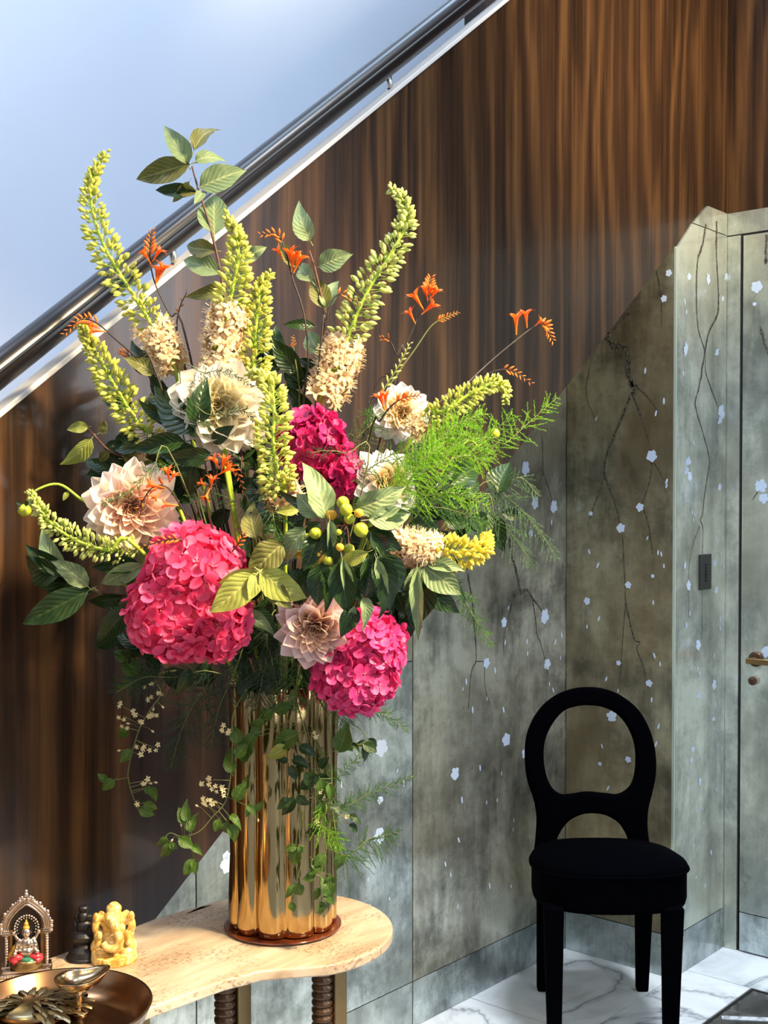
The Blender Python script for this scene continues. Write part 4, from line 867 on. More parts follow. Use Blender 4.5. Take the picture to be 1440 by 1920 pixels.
branch('pale and dark leaves at lower right under the golden lily', [(720,1130),(760,1080),(790,1058),(800,1050)], [1.88,1.86,1.84,1.84], [
    (795,1062,862,1112,'leaf_sage',1.4,1.83),(790,1062,760,1118,'leaf_sage',1.1,1.83),(785,1070,790,1190,'leaf_dark',1.3,1.84),(782,1070,778,1190,'leaf_sage',.5,1.82),(800,1056,868,1062,'leaf_sage',.9,1.83),(810,1075,870,1100,'leaf_dark',1.3,1.85),
    (800,1100,850,1150,'leaf_dark',1.2,1.85),(795,1085,845,1075,'leaf_dark',1.2,1.86),(760,1130,770,1200,'leaf_dark',1.2,1.88),(740,1100,760,1150,'leaf_dark',1.3,1.86),(770,1060,820,1040,'leaf_dark',1.2,1.87),(830,1060,885,1062,'leaf_dark',1,1.88)], 'stem_olive')
branch('dark glossy hanging leaves at far right beside the grey green fern', [(760,960),(850,975),(905,955),(935,928)], [1.98,2.02,2.05,2.06], [
    (932,928,945,855,'leaf_dark',1.7,2.05),(940,962,990,968,'leaf_dark',1.0,2.06),(915,965,900,1020,'leaf_sage',1.2,2.04),(918,965,935,1025,'leaf_dark',1.4,2.05),(905,960,880,990,'leaf_sage',1.1,2.05),(880,975,850,1010,'leaf_dark',1.3,2.03),(890,950,850,930,'leaf_dark',1.3,2.05)], 'stem_dark')
branch('broad dark leaves left of the cream dahlia', [(400,870),(370,830),(345,800),(330,770)], [1.92,1.9,1.88,1.87], [
    (378,800,272,745,'leaf_dark',1.5,1.85),(368,792,380,722,'leaf_dark',1.5,1.83),(380,800,345,760,'leaf_dark',1.2,1.86),(345,828,248,838,'leaf_dark',1.0,1.84),(400,800,330,812,'leaf_sage',1.1,1.84),(290,700,232,655,'leaf_dark',1.3,1.95),
    (395,850,320,868,'leaf_dark',1.1,1.83),(380,860,290,842,'leaf_dark',1.1,1.86),(400,830,430,800,'leaf_dark',1.2,1.84),(385,880,340,920,'leaf_dark',1.2,1.86),(310,780,265,770,'leaf_dark',1.3,1.9),(250,760,185,745,'leaf_dark',1.1,1.96),(360,870,350,930,'leaf_dark',1.2,1.86)], 'stem_dark')
branch('olive and dark leaves between the coral hydrangea and crab apples', [(500,1050),(480,1000),(470,960)], [1.85,1.82,1.81], [
    (480,1010,460,945,'leaf_olive',1.5,1.79),(475,1000,440,990,'leaf_olive',1.2,1.8),(520,1000,480,940,'leaf_dark',1.3,1.82),(500,1060,440,1080,'leaf_dark',1.3,1.80),(505,1040,470,1090,'leaf_dark',1.2,1.79),(560,955,520,960,'leaf_lime',1,1.8),(500,960,540,910,'leaf_dark',1.2,1.83),(470,1140,520,1190,'leaf_dark',1.2,1.83),(460,1150,510,1175,'leaf_sage',1.1,1.82)], 'stem_dark')
def filler(label, region, dr, n, size, keys, seed, mat='stem_dark'):
    r = random.Random(seed); x0, y0, x1, y1 = region; t = thing('leafy_branch', (VX, VY, ZT+.12), label, 'branch')
    c = W((x0+x1)/2, (y0+y1)/2, (dr[0]+dr[1])/2); stem_obj(t, intovase(W((x0+x1)/2*.5+265, (y0+y1)/2*.5+600, 1.96), c), .003, .0015, mat)
    for k in range(n):
        a = r.uniform(0, 2*PI); q = math.sqrt(r.random()); px = (x0+x1)/2 + math.cos(a)*q*(x1-x0)/2; py = (y0+y1)/2 + math.sin(a)*q*(y1-y0)/2
        L = r.uniform(.7, 1.2)*size; dirx = (px-530)/300 + r.uniform(-.5, .5); diry = (py-1000)/400 + r.uniform(-.5, .6); nrm = math.hypot(dirx, diry)+1e-6
        d0 = r.uniform(*dr); leaf(t, W(px, py, d0), W(px+dirx/nrm*L, py+diry/nrm*L, d0+r.uniform(-.02, .03)), r.choice(keys), r.uniform(.9, 1.4))
filler('mass of dark leaves behind the cream dahlia and centre lilies', (300,650,560,930), (1.96, 2.02), 34, 75, ['leaf_dark'], 1)
filler('mass of dark leaves filling the gap between coral hydrangea and magenta hydrangeas', (380,900,620,1200), (1.87, 1.97), 44, 75, ['leaf_dark'], 2)
filler('mass of dark leaves right of centre under the bright fern', (620,880,900,1080), (1.93, 2.03), 46, 70, ['leaf_dark'], 3)
filler('mass of dark leaves behind the drooping apple leaves', (560,1020,800,1180), (1.84, 1.92), 40, 75, ['leaf_dark'], 4)
filler('dark leaves around the peach dahlia and left crocosmia', (190,830,440,1080), (1.9, 1.95), 30, 72, ['leaf_dark'], 5)
filler('dark leaves behind the lower edge of the coral hydrangea', (230,1120,480,1270), (1.87, 1.94), 24, 60, ['leaf_dark'], 6)
filler('dark leaves hanging over the vase mouth', (430,1160,640,1300), (1.88, 1.96), 30, 55, ['leaf_dark'], 7)

# ---- asparagus fern
def fern(label, axis, d, mat, width=50, dens=1.0, seed=0, droop=.0, into=True, root=None, wsp=1.0):
    r = random.Random(seed); ds = d if hasattr(d, '__len__') else [d]*len(axis); P3 = [W(x, y, k) for (x, y), k in zip(axis, ds)]
    t = thing('asparagus_fern', (VX, VY, ZT+.12), label, 'fern'); cv = stem_obj(t, (intovase(*P3) if into else P3), .0014, .0005, 'stem_olive', 4)
    cv = curve(P3, 10); N = len(cv)-1; L = sum((b-a).length for a, b in zip(cv, cv[1:])); m = MB(); m.recalc = False
    nb = int(L/.0028*dens); Wd = px2m(width, ds[0])
    for i in range(nb):
        f = (i+.5)/nb; q = f*N; j = min(N-1, int(q)); p = cv[j].lerp(cv[j+1], q-j); tan = (cv[j+1]-cv[j]).normalized(); sgn = 1 if i % 2 else -1
        side = tan.cross(-CF).normalized()*sgn; side = (side + CF*r.uniform(-.6, .6)).normalized()
        bl = Wd*(math.sin(PI*(.12+.86*f)))**.6*r.uniform(.65, 1.1)*wsp; bd = (side*r.uniform(.4, 1) + tan*r.uniform(.2, 1.1) + UP*r.uniform(-.35, .35) + CF*r.uniform(-.5, .5) - UP*droop).normalized()
        s = bd.cross(CF).normalized()*.00035; e = p + bd*bl - UP*droop*bl*.4
        m.add([p+s, p-s, e-s*.5, e+s*.5], [(0,1,2,3)])
        nn = max(4, int(bl/.0014))
        for k in range(nn):
            b = p.lerp(e, (k+.6)/nn); o = Vector((r.uniform(-1, 1), r.uniform(-1, 1), r.uniform(-1, 1))); o = (o - bd*o.dot(bd)).normalized()
            nd = (bd*.9 + o).normalized(); ln = .0055*r.uniform(.6, 1.2)*(1-.5*k/nn); w = nd.cross(CF)
            w = w.normalized()*.00055 if w.length > .01 else s; m.add([b+w, b-w, b+nd*ln], [(0,1,2)])
    obj('fronds', m, M_[mat], t, kind='stuff'); return t
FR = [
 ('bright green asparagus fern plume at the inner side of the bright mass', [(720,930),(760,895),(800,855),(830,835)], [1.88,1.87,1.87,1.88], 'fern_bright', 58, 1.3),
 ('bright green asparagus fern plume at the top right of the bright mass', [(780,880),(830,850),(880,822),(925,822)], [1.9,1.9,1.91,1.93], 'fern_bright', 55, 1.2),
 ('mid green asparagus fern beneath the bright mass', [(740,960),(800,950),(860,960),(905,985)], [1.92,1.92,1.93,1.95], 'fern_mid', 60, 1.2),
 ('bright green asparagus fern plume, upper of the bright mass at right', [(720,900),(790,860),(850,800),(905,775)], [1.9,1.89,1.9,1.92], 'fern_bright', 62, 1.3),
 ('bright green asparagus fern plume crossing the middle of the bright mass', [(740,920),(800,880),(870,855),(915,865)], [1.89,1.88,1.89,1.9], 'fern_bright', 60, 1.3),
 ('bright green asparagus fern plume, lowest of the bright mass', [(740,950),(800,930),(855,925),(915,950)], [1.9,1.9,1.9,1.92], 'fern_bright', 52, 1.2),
 ('asparagus fern plume below the arching lily', [(760,870),(800,840),(835,812),(860,790)], [1.92,1.92,1.92,1.93], 'fern_bright', 45, 1.1),
 ('airy asparagus fern holding a green bud at right of the arching lily', [(840,850),(880,835),(925,810),(960,775)], [1.98,2.0,2.02,2.02], 'fern_bright', 55, .9),
 ('wispy asparagus fern reaching furthest right onto the mirror', [(900,870),(950,830),(1000,785),(1045,745)], [2.02,2.03,2.04,2.05], 'fern_bright', 45, .7),
 ('grey green asparagus fern drooping right beside the hanging dark leaf', [(880,930),(940,930),(990,970),(1045,1045)], [2.04,2.05,2.06,2.07], 'fern_shade', 55, .9),
 ('grey green asparagus fern drooping lower toward the painted bough', [(880,945),(930,970),(965,1010),(1000,1060)], [2.03,2.04,2.05,2.06], 'fern_shade', 50, .9),
 ('grey green asparagus fern curling upward right of the dark leaf', [(900,960),(940,920),(975,895),(1010,930)], [2.05,2.06,2.07,2.07], 'fern_shade', 40, .8),
 ('asparagus fern hanging below the pale leaves at lower right', [(820,1080),(860,1110),(890,1160),(925,1212)], [1.88,1.88,1.89,1.9], 'fern_mid', 34, 1.1),
 ('dark asparagus fern over the white half hidden dahlia', [(640,900),(690,880),(740,850),(790,840)], [1.9,1.87,1.86,1.86], 'fern_mid', 46, .9),
 ('asparagus fern across the upper magenta hydrangea', [(690,870),(650,850),(610,845),(580,850)], [1.86,1.84,1.83,1.83], 'fern_dark', 26, .7),
 ('dark asparagus fern left of the upper white dahlia', [(640,860),(670,820),(700,790),(690,770)], [1.98,1.98,1.99,2.0], 'fern_mid', 45, 1.0),
 ('asparagus fern hanging from centre left of the crab apples', [(510,880),(505,930),(515,990),(500,1040)], [1.84,1.82,1.8,1.79], 'fern_mid', 46, 1.1),
 ('asparagus fern lying over the peach dahlia petals', [(330,870),(285,880),(240,925),(190,945)], [1.8,1.76,1.75,1.75], 'fern_mid', 20, .9),
 ('dark asparagus fern wisp crossing the cream dahlia', [(340,800),(400,780),(455,770),(490,800)], [1.86,1.80,1.80,1.80], 'fern_dark', 14, .8),
 ('dark asparagus fern wisp on top of the cream dahlia', [(340,740),(385,700),(430,700),(475,725)], [1.86,1.80,1.80,1.81], 'fern_dark', 12, .8),
 ('dark asparagus fern beside the lower crocosmia', [(470,960),(440,940),(400,925),(350,930)], [1.84,1.82,1.81,1.8], 'fern_mid', 34, .9),
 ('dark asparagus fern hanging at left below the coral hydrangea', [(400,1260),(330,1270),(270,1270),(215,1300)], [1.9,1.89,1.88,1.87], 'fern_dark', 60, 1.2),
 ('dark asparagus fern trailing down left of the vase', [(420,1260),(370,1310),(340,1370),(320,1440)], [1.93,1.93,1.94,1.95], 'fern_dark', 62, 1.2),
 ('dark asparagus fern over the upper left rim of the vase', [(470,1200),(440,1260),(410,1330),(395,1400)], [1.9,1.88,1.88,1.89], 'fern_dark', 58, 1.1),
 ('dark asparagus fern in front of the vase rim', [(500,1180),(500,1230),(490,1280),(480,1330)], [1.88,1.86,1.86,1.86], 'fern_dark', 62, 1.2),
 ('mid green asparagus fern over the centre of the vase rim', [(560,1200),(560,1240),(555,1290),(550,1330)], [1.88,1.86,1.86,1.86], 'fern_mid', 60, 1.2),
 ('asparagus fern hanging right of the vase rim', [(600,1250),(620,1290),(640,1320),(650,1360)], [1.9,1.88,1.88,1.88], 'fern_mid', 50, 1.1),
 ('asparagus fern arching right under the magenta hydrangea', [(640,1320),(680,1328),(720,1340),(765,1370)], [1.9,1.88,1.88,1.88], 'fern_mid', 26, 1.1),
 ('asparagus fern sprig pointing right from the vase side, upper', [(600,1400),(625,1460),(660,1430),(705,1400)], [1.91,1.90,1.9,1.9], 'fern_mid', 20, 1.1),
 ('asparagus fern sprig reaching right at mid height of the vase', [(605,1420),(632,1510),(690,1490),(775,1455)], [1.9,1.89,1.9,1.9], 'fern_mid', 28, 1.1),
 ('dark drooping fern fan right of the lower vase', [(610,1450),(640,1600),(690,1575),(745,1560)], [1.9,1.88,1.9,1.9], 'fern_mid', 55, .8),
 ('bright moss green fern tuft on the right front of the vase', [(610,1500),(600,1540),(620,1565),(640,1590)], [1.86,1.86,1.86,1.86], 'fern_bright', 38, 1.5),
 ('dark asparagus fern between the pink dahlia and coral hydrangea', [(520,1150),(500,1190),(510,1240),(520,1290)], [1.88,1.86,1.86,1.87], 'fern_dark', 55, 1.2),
]
for i, (lb, ax, d, mt, wd_, de) in enumerate(FR): fern(lb, ax, d, mt, wd_, de, i+1, droop=.5 if 'fan' in lb or 'grey green' in lb else .12)

# ---- trailing clematis
CS = [floret_mesh('blossom', M_['clem'], .25, 5, .42, .12, 16, 20+i) for i in range(3)]
CBud = bud_mesh('bud', M_['clem'], .45, .16, 6)
def vine(label, stem, d, leaves, flowers=(), buds=()):
    ds = d if hasattr(d, '__len__') else [d]*len(stem); P3 = [W(x, y, k) for (x, y), k in zip(stem, ds)]
    t = thing('clematis_vine', (VX, VY, ZT+.12), label, 'vine'); top = P3[0]
    off = Vector((top.x-VM.x, top.y-VM.y, 0)).normalized()*.05
    stem_obj(t, [VB+off*.5, VM + off + UP*.0, VM + off*1.4 + UP*.055] + P3, .0014, .0006, 'stem_olive', 5); cv = curve(P3, 8)
    near = lambda p: min(cv, key=lambda c: (c-p).length)
    for px, py, s in flowers:
        dd = ds[0]-.004; p = W(px, py, dd); a = near(p); obj('stalk', MB().tube([a, p], .0005, 3), M_['stem_olive'], t) if (a-p).length > .004 else None
        for k in range(max(1, int(s/5))):
            q = p + (CR*rnd.uniform(-1, 1) + UP*rnd.uniform(-1, 1))*px2m(s*.5, dd) - CF*rnd.uniform(0, .004); dr = -CF + CR*rnd.uniform(-.7, .7) + UP*rnd.uniform(-.7, .7)
            part('blossom', CS[rnd.randrange(3)], t, frame(q, dr, UP, px2m(13, dd)*rnd.uniform(.8, 1.2)))
    for px, py in buds:
        dd = ds[0]; p = W(px, py, dd); a = near(p); dr = (p-a).normalized() - UP*.4; part('bud', CBud, t, frame(p, dr, CF, px2m(14, dd)))
        if (a-p).length > .002: obj('stalk', MB().tube([a, p], .0004, 3), M_['stem_olive'], t)
    for L in leaves:
        bx, by, tx, ty = L[:4]; dd = ds[min(len(ds)-1, 1)] - .004; a = W(bx, by, dd); k = near(a)
        obj('leaf_stalk', MB().tube([k, a], .0005, 3), M_['stem_olive'], t) if .004 < (k-a).length < .1 else None
        leaf(t, a, W(tx, ty, dd - rnd.uniform(0, .012)), 'leaf_vine' if len(L) < 5 else L[4], 1.45)
vine('clematis vine with cream stars hanging at far left under the coral hydrangea', [(300,1262),(302,1300),(282,1330),(262,1365),(248,1410),(240,1450),(245,1480),(256,1510),(262,1525)], 1.92,
     [(250,1275,222,1290),(260,1268,228,1228),(240,1365,218,1390),(246,1405,226,1430),(215,1462,190,1480),(200,1465,185,1452),(270,1480,292,1485),(262,1515,285,1530),(270,1505,292,1520),(280,1475,295,1500),(240,1240,215,1215)],
     [(278,1284,16),(292,1302,20),(286,1340,14),(252,1335,12),(230,1325,12),(231,1342,12),(262,1350,10),(232,1362,10),(292,1340,10),(268,1395,14),(276,1404,12),(290,1402,12),(265,1415,8),(270,1464,12),(260,1500,8)],
     [(272,1468),(282,1466),(250,1358),(278,1365),(233,1406),(262,1466),(290,1320),(298,1318)])
vine('clematis vine with bright star cluster hanging left of the vase', [(440,1330),(436,1390),(434,1440),(424,1500),(400,1530),(372,1560),(340,1568),(318,1562),(302,1580)], 1.86,
     [(412,1535,402,1560),(425,1540,422,1568),(430,1545,450,1578),(430,1530,452,1538),(440,1500,458,1470),(462,1510,478,1520),(355,1560,360,1530),(352,1540,342,1510),(335,1572,362,1588),(358,1585,378,1598),(320,1580,304,1612),(312,1568,298,1590),(365,1610,345,1642),(362,1612,368,1636),(318,1582,332,1592),(345,1545,340,1515),(435,1450,425,1410),(440,1420,462,1395),(445,1395,440,1360)],
     [(425,1375,22),(418,1368,14),(388,1472,18),(400,1462,14),(412,1478,16),(424,1490,14),(384,1505,16),(400,1500,16),(392,1500,12)],
     [(378,1515),(395,1516),(411,1512),(342,1557),(328,1568),(352,1568)])
vine('clematis vine with many heart shaped leaves trailing down the front of the vase', [(560,1330),(572,1370),(582,1420),(586,1480),(586,1540),(575,1580),(560,1640),(548,1690)], 1.87,
     [(540,1400,500,1422,'leaf_lime'),(560,1375,510,1400,'leaf_vine'),(545,1395,518,1408,'leaf_dark'),(560,1400,595,1412,'leaf_dark'),(540,1425,520,1425,'leaf_dark'),(548,1425,580,1432,'leaf_dark'),(545,1435,555,1462,'leaf_dark'),(590,1455,625,1480,'leaf_dark'),(590,1460,560,1480,'leaf_dark'),(552,1495,530,1530,'leaf_dark'),(558,1490,575,1515,'leaf_dark'),
      (545,1500,520,1510,'leaf_dark'),(598,1500,610,1530),(560,1590,540,1625),(556,1588,535,1590),(560,1585,568,1605),(550,1660,538,1682),(556,1655,565,1685),(545,1690,552,1712),(600,1550,575,1565,'leaf_dark'),(570,1450,600,1475),(495,1350,470,1365),(478,1375,458,1400),(470,1385,440,1430),(600,1440,612,1420,'leaf_dark')],
     [(592,1372,10),(590,1474,8),(594,1540,6)], [(596,1489)])
vine('clematis vine trailing down the right front edge of the vase', [(612,1340),(620,1400),(622,1460),(620,1520),(612,1590),(600,1650),(608,1720)], 1.86,
     [(635,1410,650,1365),(660,1395,672,1405,'leaf_dark'),(680,1395,708,1408,'leaf_dark'),(680,1400,692,1425,'leaf_dark'),(600,1460,612,1500),(615,1470,625,1500),(600,1505,600,1540),(618,1512,645,1520,'leaf_dark'),(655,1530,675,1535,'leaf_dark'),(655,1545,672,1560,'leaf_dark'),(610,1600,590,1625),(600,1620,580,1640),
      (640,1600,632,1630),(620,1640,618,1670),(600,1665,585,1690),(608,1670,628,1695),(600,1690,612,1720),(592,1640,568,1650),(620,1680,610,1650),(585,1610,610,1635),(605,1700,600,1718)],
     [(652,1532,8),(600,1480,6)], [(606,1545),(646,1528)])
vine('short clematis vine arching to the right of the vase rim', [(630,1340),(655,1355),(680,1370),(690,1385)], 1.88, [(640,1372,655,1410),(690,1385,710,1402,'leaf_dark'),(685,1390,668,1400,'leaf_dark')], [], [])
vine('clematis vine of few small leaves over the vase left of its middle', [(520,1310),(490,1340),(470,1380),(462,1430),(465,1480),(480,1520)], 1.87,
     [(515,1335,545,1320),(510,1330,480,1355),(470,1380,492,1362),(465,1400,450,1428),(462,1480,460,1455),(478,1520,492,1505),(470,1512,462,1530)], [], [(482,1528)])
# dahlia buds
t = thing('dahlia_bud', (VX, VY, ZT+.12), 'green dahlia bud nodding on a curved stem at far left', 'flower')
stem_obj(t, intovase(W(215,990,1.88), W(150,935,1.84), W(110,908,1.83), W(70,918,1.82), W(50,938,1.82)), .003, .0016, 'stem_green')
obj('bud_head', MB().ball(W(46, 957, 1.82), (.0105, .0105, .0095), 16, 10), M_['apple'], t, True)
for k in range(6):
    a = 2*PI*k/6; o = CR*math.cos(a) + CF*math.sin(a); p = W(47, 948, 1.82); leaf(t, p + o*.003, p + o*.014 + UP*(.006 if k % 2 else -.006), 'leaf_dark', 1.2, 0, name='sepal')
leaf(t, W(128, 922, 1.835), W(118, 938, 1.83), 'leaf_lime', 1.2)
t = thing('dahlia_bud', (VX, VY, ZT+.12), 'small round green bud among the airy fern at right', 'flower')
stem_obj(t, intovase(W(840,870,1.98), W(900,835,2.0), W(928,815,2.0)), .002, .001, 'stem_green')
obj('bud_head', MB().ball(W(928, 813, 2.0), .0085, 16, 10), M_['apple'], t, True)
for k in range(5):
    a = 2*PI*k/5; o = UP*math.cos(a) + CF*math.sin(a); p = W(922, 816, 2.0); leaf(t, p + o*.003, p + o*.009 + CR*.005, 'leaf_dark', 1.0, 0, name='sepal')

# ---------------------------------------------------------------- figures and brass on the table
def onT(px, py, z=ZT): p = onZ(px, py, z); return p
def remesh(name, m, mat, parent, vox=.0009, M=None):
    me = m.mesh(name, mat); o = obj(name, me, mat, parent, True); r = o.modifiers.new('remesh', 'REMESH'); r.mode = 'VOXEL'; r.voxel_size = vox; r.use_smooth_shade = True
    s = o.modifiers.new('smooth', 'SMOOTH'); s.iterations = 1; s.factor = .5; return o
def local(c, face=0, s=1):            # figure frame: x right, y away, z up, in millimetres
    f = math.radians(face); R_ = CR*math.cos(f) + CF*math.sin(f); F_ = -CR*math.sin(f) + CF*math.cos(f); R_.normalize(); F_.normalize()
    return lambda x, y, z: c + (R_*x + F_*y + UP*z)*.001*s
# elephant headed figure in yellow stone
gc = onT(214, 1800); L_ = local(gc, 8, 1.0); B = Matrix((CR, CF, UP)).transposed()
m = MB()
def eb(x, y, z, rx, ry, rz, tilt_=0):
    R3 = B @ Matrix.Rotation(math.radians(tilt_), 3, 'Y'); m.ball(L_(x, y, z), (rx*.001, ry*.001, rz*.001), 18, 12, R3)
m.lathe([(.001, .0), (.034, .0), (.035, .004), (.034, .012), (.02, .014)], L_(0, 0, 0), 28)
m.box(*[tuple(v) for v in (L_(0,0,1) - Vector((.020, .020, .001)), L_(0,0,1) + Vector((.020, .020, .011)))])
for s in (-1, 1):
    eb(s*20, -6, 16, 14, 13, 9, s*12); eb(s*26, -4, 24, 9, 10, 11, s*-10)             # folded knees
    eb(s*24, 0, 40, 6.5, 8, 15, s*8); eb(s*27, -3, 55, 6, 6, 12, s*-4); eb(s*26.5, -5, 68, 5, 5, 8, 0)   # raised upper arms and hands
    eb(s*22, -14, 36, 5.5, 5.5, 10, s*-6); eb(s*20, -18, 45, 4.5, 4, 7, 0)                # lower forearms
    eb(s*17, 0, 64, 8, 4, 13, s*14)                                                     # ears
eb(0, 0, 32, 21, 17, 20); eb(0, -8, 26, 17, 13, 13); eb(0, 0, 50, 18, 13, 13)
eb(0, -3, 66, 15, 14, 14); eb(0, 1, 79, 12, 11, 9); eb(0, 0, 84, 8, 8, 6); eb(-6, -12, 68, 6, 5, 7); eb(6, -12, 68, 6, 5, 7)
tk = [L_(0, -14, 67), L_(4, -22, 59), L_(8, -25, 50), L_(11, -27, 41), L_(8, -28, 32), L_(0, -28, 28), L_(-9, -27, 30), L_(-14, -25, 37)]
cvk = curve(tk, 5); m.tube(cvk, [.0084 - .0036*i/(len(cvk)-1) for i in range(len(cvk))], 12)
ga = thing('elephant_god_figurine', gc, 'small yellow stone elephant headed seated figurine behind the brass bowl', 'figurine'); remesh('body', m, M_['jade'], ga)
m = MB(); m.tube(curve([L_(-9, -22, 27), L_(-4, -24, 26), L_(3, -24, 28)], 4), .0016, 6)
for s in (-1, 1): m.ball(L_(s*6, -17, 68), .0012, 8, 6)
obj('carved_detail', m, M_['goldleg'], ga, True)
# black figurine
bc2 = onT(157, 1796); L_ = local(bc2, 0); m = MB()
m.lathe([(.001,0),(.022,0),(.024,.006),(.022,.014),(.016,.020),(.014,.024),(.018,.030),(.020,.036),(.015,.042)], bc2, 24)
eb(0, 0, 48, 13, 10, 12); eb(-11, 0, 46, 5, 6, 10, -10); eb(11, 0, 46, 5, 6, 10, 10); eb(0, -1, 64, 8.5, 8, 9); eb(0, 0, 73, 6.5, 6.5, 5); eb(-10, 0, 62, 4, 4, 6); eb(10, 0, 62, 4, 4, 6)
m.lathe([(.001, .074), (.0075, .074), (.0085, .078), (.006, .081), (.001, .081)], bc2, 16)
t = thing('black_figurine', bc2, 'small black stone figurine on round base between the silver shrine and yellow figurine', 'figurine'); remesh('body', m, M_['blackstone'], t)
obj('plinth', MB().lathe([(.001, 0), (.026, 0), (.027, .003), (.024, .006), (.001, .006)], bc2, 28), M_['blackstone'], t, True)
# silver shrine
sc = onT(50, 1822); L_ = local(sc, 14, 1.0); sh = thing('shrine_figurine', sc, 'ornate silver arched shrine with a seated crowned figure in red and green enamel', 'figurine')
def LB(m, a, b):
    p = [L_(x, y, z) for x in (a[0], b[0]) for y in (a[1], b[1]) for z in (a[2], b[2])]
    m.add(p, [(0,1,3,2),(4,6,7,5),(0,4,5,1),(2,3,7,6),(0,2,6,4),(1,5,7,3)])
m = MB(); LB(m, (-37,-22,0), (37,16,5)); LB(m, (-34,-19,5), (34,14,9)); LB(m, (-36,-8,9),(-22,12,12)); LB(m, (22,-8,9),(36,12,12)); obj('base', m, M_['silver'], sh, bevel=.0012)
m = MB()
for k in range(18): a = -34 + 4*k; m.ball(L_(a, -23, 2.6), .0017, 8, 5)
obj('base_beading', m, M_['silver'], sh, True)
for s in (-1, 1):
    m = MB(); pts = [L_(s*29 + 1.3*math.cos(k*.9), 2 + 1.3*math.sin(k*.9), 12 + k*1.15) for k in range(40)]; m.tube(pts, .0021, 8)
    pts = [L_(s*29 - 1.3*math.cos(k*.9), 2 - 1.3*math.sin(k*.9), 12 + k*1.15) for k in range(40)]; m.tube(pts, .0021, 8); pi = obj('pillar', m, M_['silver'], sh, True)
    m = MB(); LB(m, (s*29-6, -4, 57), (s*29+6, 8, 61)); LB(m, (s*29-5, -3, 61), (s*29+5, 7, 64)); obj('capital', m, M_['silver'], pi, bevel=.0008)
    m = MB(); LB(m, (s*22-2, 4, 12), (s*22+2, 8, 62)); obj('inner_post', m, M_['goldleg'], sh, bevel=.0006)
arcp = [(-32,62),(-33,72),(-28,86),(-18,98),(-8,106),(0,110),(8,106),(18,98),(28,86),(33,72),(32,62)]
def arcv(sx, dz=0, y=2): return curve([L_(x*sx, y, 62 + (z-62)*sx + dz) for x, z in arcp], 6)
m = MB(); m.tube(arcv(1.0), .0030, 8); m.tube(arcv(.90), .0019, 8); m.tube(arcv(.80), .0019, 8); m.tube(arcv(.86, 0, 5), .003, 8)
for p in arcv(1.06)[::2]: m.ball(p, .0021, 8, 5)
for x, z in arcp[1:-1]: m.ball(L_(x*1.1, 1, 62+(z-62)*1.09), .0033, 8, 6)
for x, z, r in ((0,116,.0042),(0,121,.003),(-6,112,.003),(6,112,.003),(-9,107,.0028),(9,107,.0028),(-3,109,.003),(3,109,.003)): m.ball(L_(x, 0, z), r, 10, 6)
for s in (-1, 1):
    for z, r in ((66,.0035),(71,.003),(60,.0028)): m.ball(L_(s*36, 1, z), r, 8, 6)
obj('arch', m, M_['silver'], sh, True)
m = MB(); m.prism([(-20, 12), (20, 12), (22, 70), (17, 86), (8, 96), (0, 99), (-8, 96), (-17, 86), (-22, 70)], lambda a, b, t: L_(a, t, b), 8, 10); obj('back_plate', m, M_['darksilver'], sh)
m = MB()
for k in range(19): a = PI*(k/18*1.3 - .15); m.ball(L_(-17*math.cos(a), 5, 64 + 19*math.sin(a)), .0021, 8, 6)
for k in range(15): a = PI*(k/14*1.3 - .15); m.ball(L_(-13.5*math.cos(a), 5, 64 + 15.5*math.sin(a)), .0014, 8, 5)
obj('halo', m, M_['silver'], sh, True)
m = MB(); m.lathe([(.001, .009), (.021, .009), (.023, .013), (.018, .017), (.022, .021), (.001, .022)], L_(0, -4, 0), 24); obj('lotus_seat', m, M_['goldleg'], sh, True)
m = MB(); eb(0,-4,43,11,8,11); eb(0,-5,33,12,10,9); eb(0,-5,54,4,4,5); eb(0,-6,61.5,6.5,6,7.5); eb(-12,-5,45,4,4,9,22); eb(12,-5,45,4,4,9,-22); eb(-14,-10,37,4,7,4); eb(14,-10,38,4,7,4); eb(-16,-15,33,3.5,4,3.5); eb(16,-15,35,3.5,4,3.5)
eb(-13,-3,52,2.6,2.6,9,-30); eb(13,-3,52,2.6,2.6,9,30); eb(-18,-3,60,3,3,3.5); eb(18,-3,60,3,3,3.5); eb(0,-12,59.5,1,1.5,1.5); eb(-4,-10,33,5,4,4); eb(4,-10,33,5,4,4)
remesh('figure', m, M_['silver'], sh, .0009)
m = MB(); eb(0,-5,68,5,5,4); eb(0,-5,73,3.4,3.4,4.5); eb(0,-5,78,1.5,1.5,2.5); obj('crown', m, M_['yellowen'], sh, True)
for s in (-1, 1):
    m = MB(); m.tube(curve([L_(s*5, -6, 25), L_(s*14, -12, 26), L_(s*20, -10, 24), L_(s*(14), -16, 20)], 5), [.0055]*6+[.005]*6+[.0042]*4, 12); obj('red_trouser_leg', m, M_['red'], sh, True, label='red enamelled leg')
m = MB(); eb(2, -13, 21, 11, 6, 5.5, 8); obj('green_cloth', m, M_['green'], sh, True, label='green enamelled cloth')
m = MB(); eb(-20, 0, 26, 6, 5, 10, 20); eb(-17, -2, 36, 4, 4, 7, 10); obj('yellow_drape', m, M_['yellowen'], sh, True)
m = MB()
for k in range(9): a = PI*k/8; m.ball(L_(7*math.cos(a), -12, 49 - 8*math.sin(a)), .0011, 6, 5)
m.ball(L_(8, -19, 12), .003, 8, 6); m.ball(L_(-6, -19, 12), .003, 8, 6); obj('necklace', m, M_['lampbrass'], sh, True)

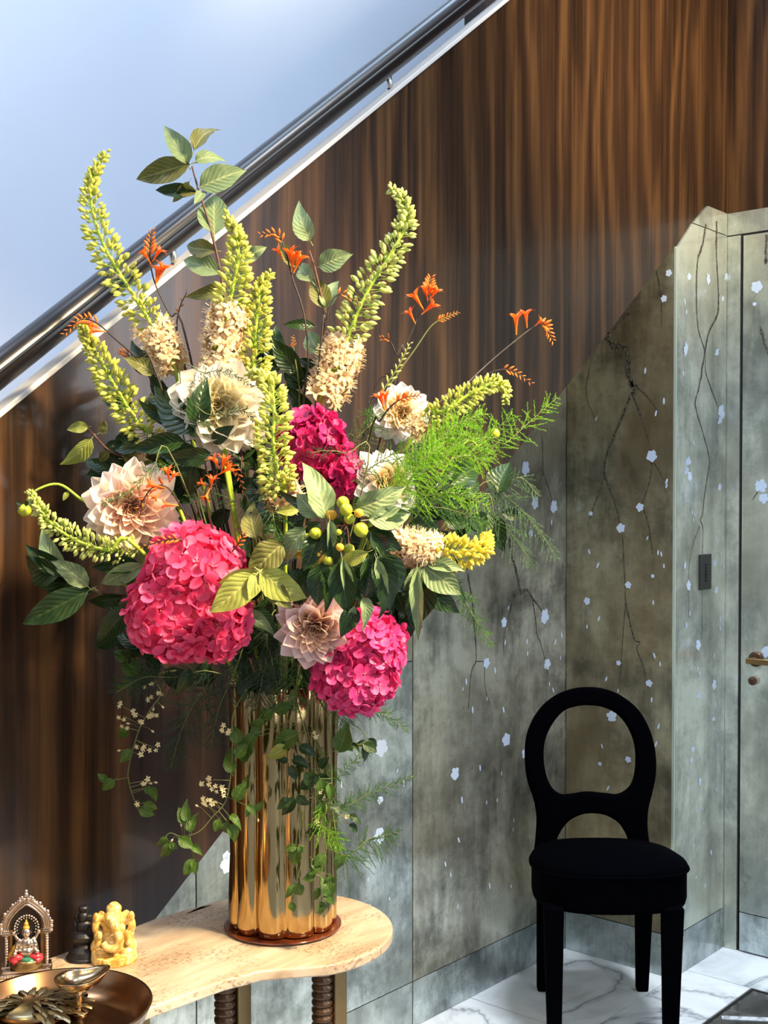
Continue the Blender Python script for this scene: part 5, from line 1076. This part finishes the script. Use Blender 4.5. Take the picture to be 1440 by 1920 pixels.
# brass bowl
bx, by = cf(-.430, 1.585); bcn = Vector((bx, by, ZT+.0003))
bowl = obj('brass_bowl', MB().lathe([(.001, 0), (.088, 0), (.100, .004), (.114, .018), (.1215, .036), (.1235, .040), (.1225, .0415), (.1200, .040), (.1120, .020), (.098, .0068), (.086, .0035), (.001, .0035)], bcn, 96), M_['brassdark'], smooth=True)
tag(bowl, 'wide shallow brass bowl at the front left of the travertine table', 'bowl')
# oil lamp with pointed spout on a stem
lc = onZ(148, 1899, ZT+.0045); lc.z = ZT+.0042; t = thing('oil_lamp', lc, 'leaf shaped brass oil lamp on a stem standing in the brass bowl', 'oil lamp')
obj('foot', MB().lathe([(.001, 0), (.013, 0), (.013, .002), (.005, .005), (.001, .005)], lc, 20), M_['lampbrass'], t, True)
obj('stem', MB().lathe([(.0045, .003), (.0035, .01), (.0045, .016), (.0035, .022), (.006, .032)], lc, 16), M_['lampbrass'], t, True)
m = MB(); n = 40; vs = []; fs = []; prof = [(.0, .030), (.35, .031), (.75, .037), (.97, .047), (1.0, .050), (.975, .0505), (.93, .046), (.70, .039), (.3, .0345), (.0, .034)]
ddir = (CR*.85 + CF*.5).normalized(); sdir = UP.cross(ddir)
for s_, z in prof:
    for k in range(n):
        a = 2*PI*k/n; r = .030*(1 + .55*max(0, math.cos(a))**7); zz = z + (.007*max(0, math.cos(a))**6*s_)
        vs.append(lc + ddir*(r*math.cos(a)*s_ - .003) + sdir*(r*math.sin(a)*s_) + UP*zz)
for i in range(len(prof)-1):
    for k in range(n): fs.append((i*n+k, i*n+(k+1) % n, (i+1)*n+(k+1) % n, (i+1)*n+k))
m.add(vs, fs); obj('oil_dish', m, M_['lampbrass'], t, True)
# chased brass peacock ornament in the bowl
pc = onZ(60, 1893, ZT+.006); pc.z = ZT+.0040; t = thing('brass_peacock', pc, 'chased brass peacock ornament with layered feathers lying in the brass bowl', 'ornament')
pd = (CR*.93 + CF*.25).normalized(); ps = UP.cross(pd)
q = MB(); q.lathe([(.001, 0), (.045, 0), (.050, .004), (.040, .011), (.018, .016), (.001, .017)], pc, 28); obj('body', q, M_['relief'], t, True)
fm = MB(); fm.recalc = False; nu = 8; vs = []; uv = []; fs = []
for i in range(nu+1):
    u = i/nu; w = .15*math.sin(PI*(.08+.9*u))**.8
    for v in range(-3, 4): vs.append((v/3*w, u, .10*math.sin(PI*u) - .05*abs(v/3) + .012*(i % 2)*abs(v))); uv.append((u, .5+v/6))
for i in range(nu):
    for j in range(6): a = i*7+j; fs.append((a, a+1, a+8, a+7))
fm.add(vs, fs, uv); fmesh = fm.mesh('feather', M_['relief'])
for ring, (L, z, n, a0, a1) in enumerate([(.072, .003, 17, -70, 205), (.060, .006, 15, -75, 200), (.048, .010, 13, -70, 205), (.036, .014, 11, -75, 200), (.024, .018, 8, -70, 200)]):
    for k in range(n):
        a = math.radians(a0 + (a1-a0)*k/(n-1)); o = pd*math.cos(a) + ps*math.sin(a); part('feather', fmesh, t, frame(pc + UP*z + o*.012, o + UP*.08, UP, L))
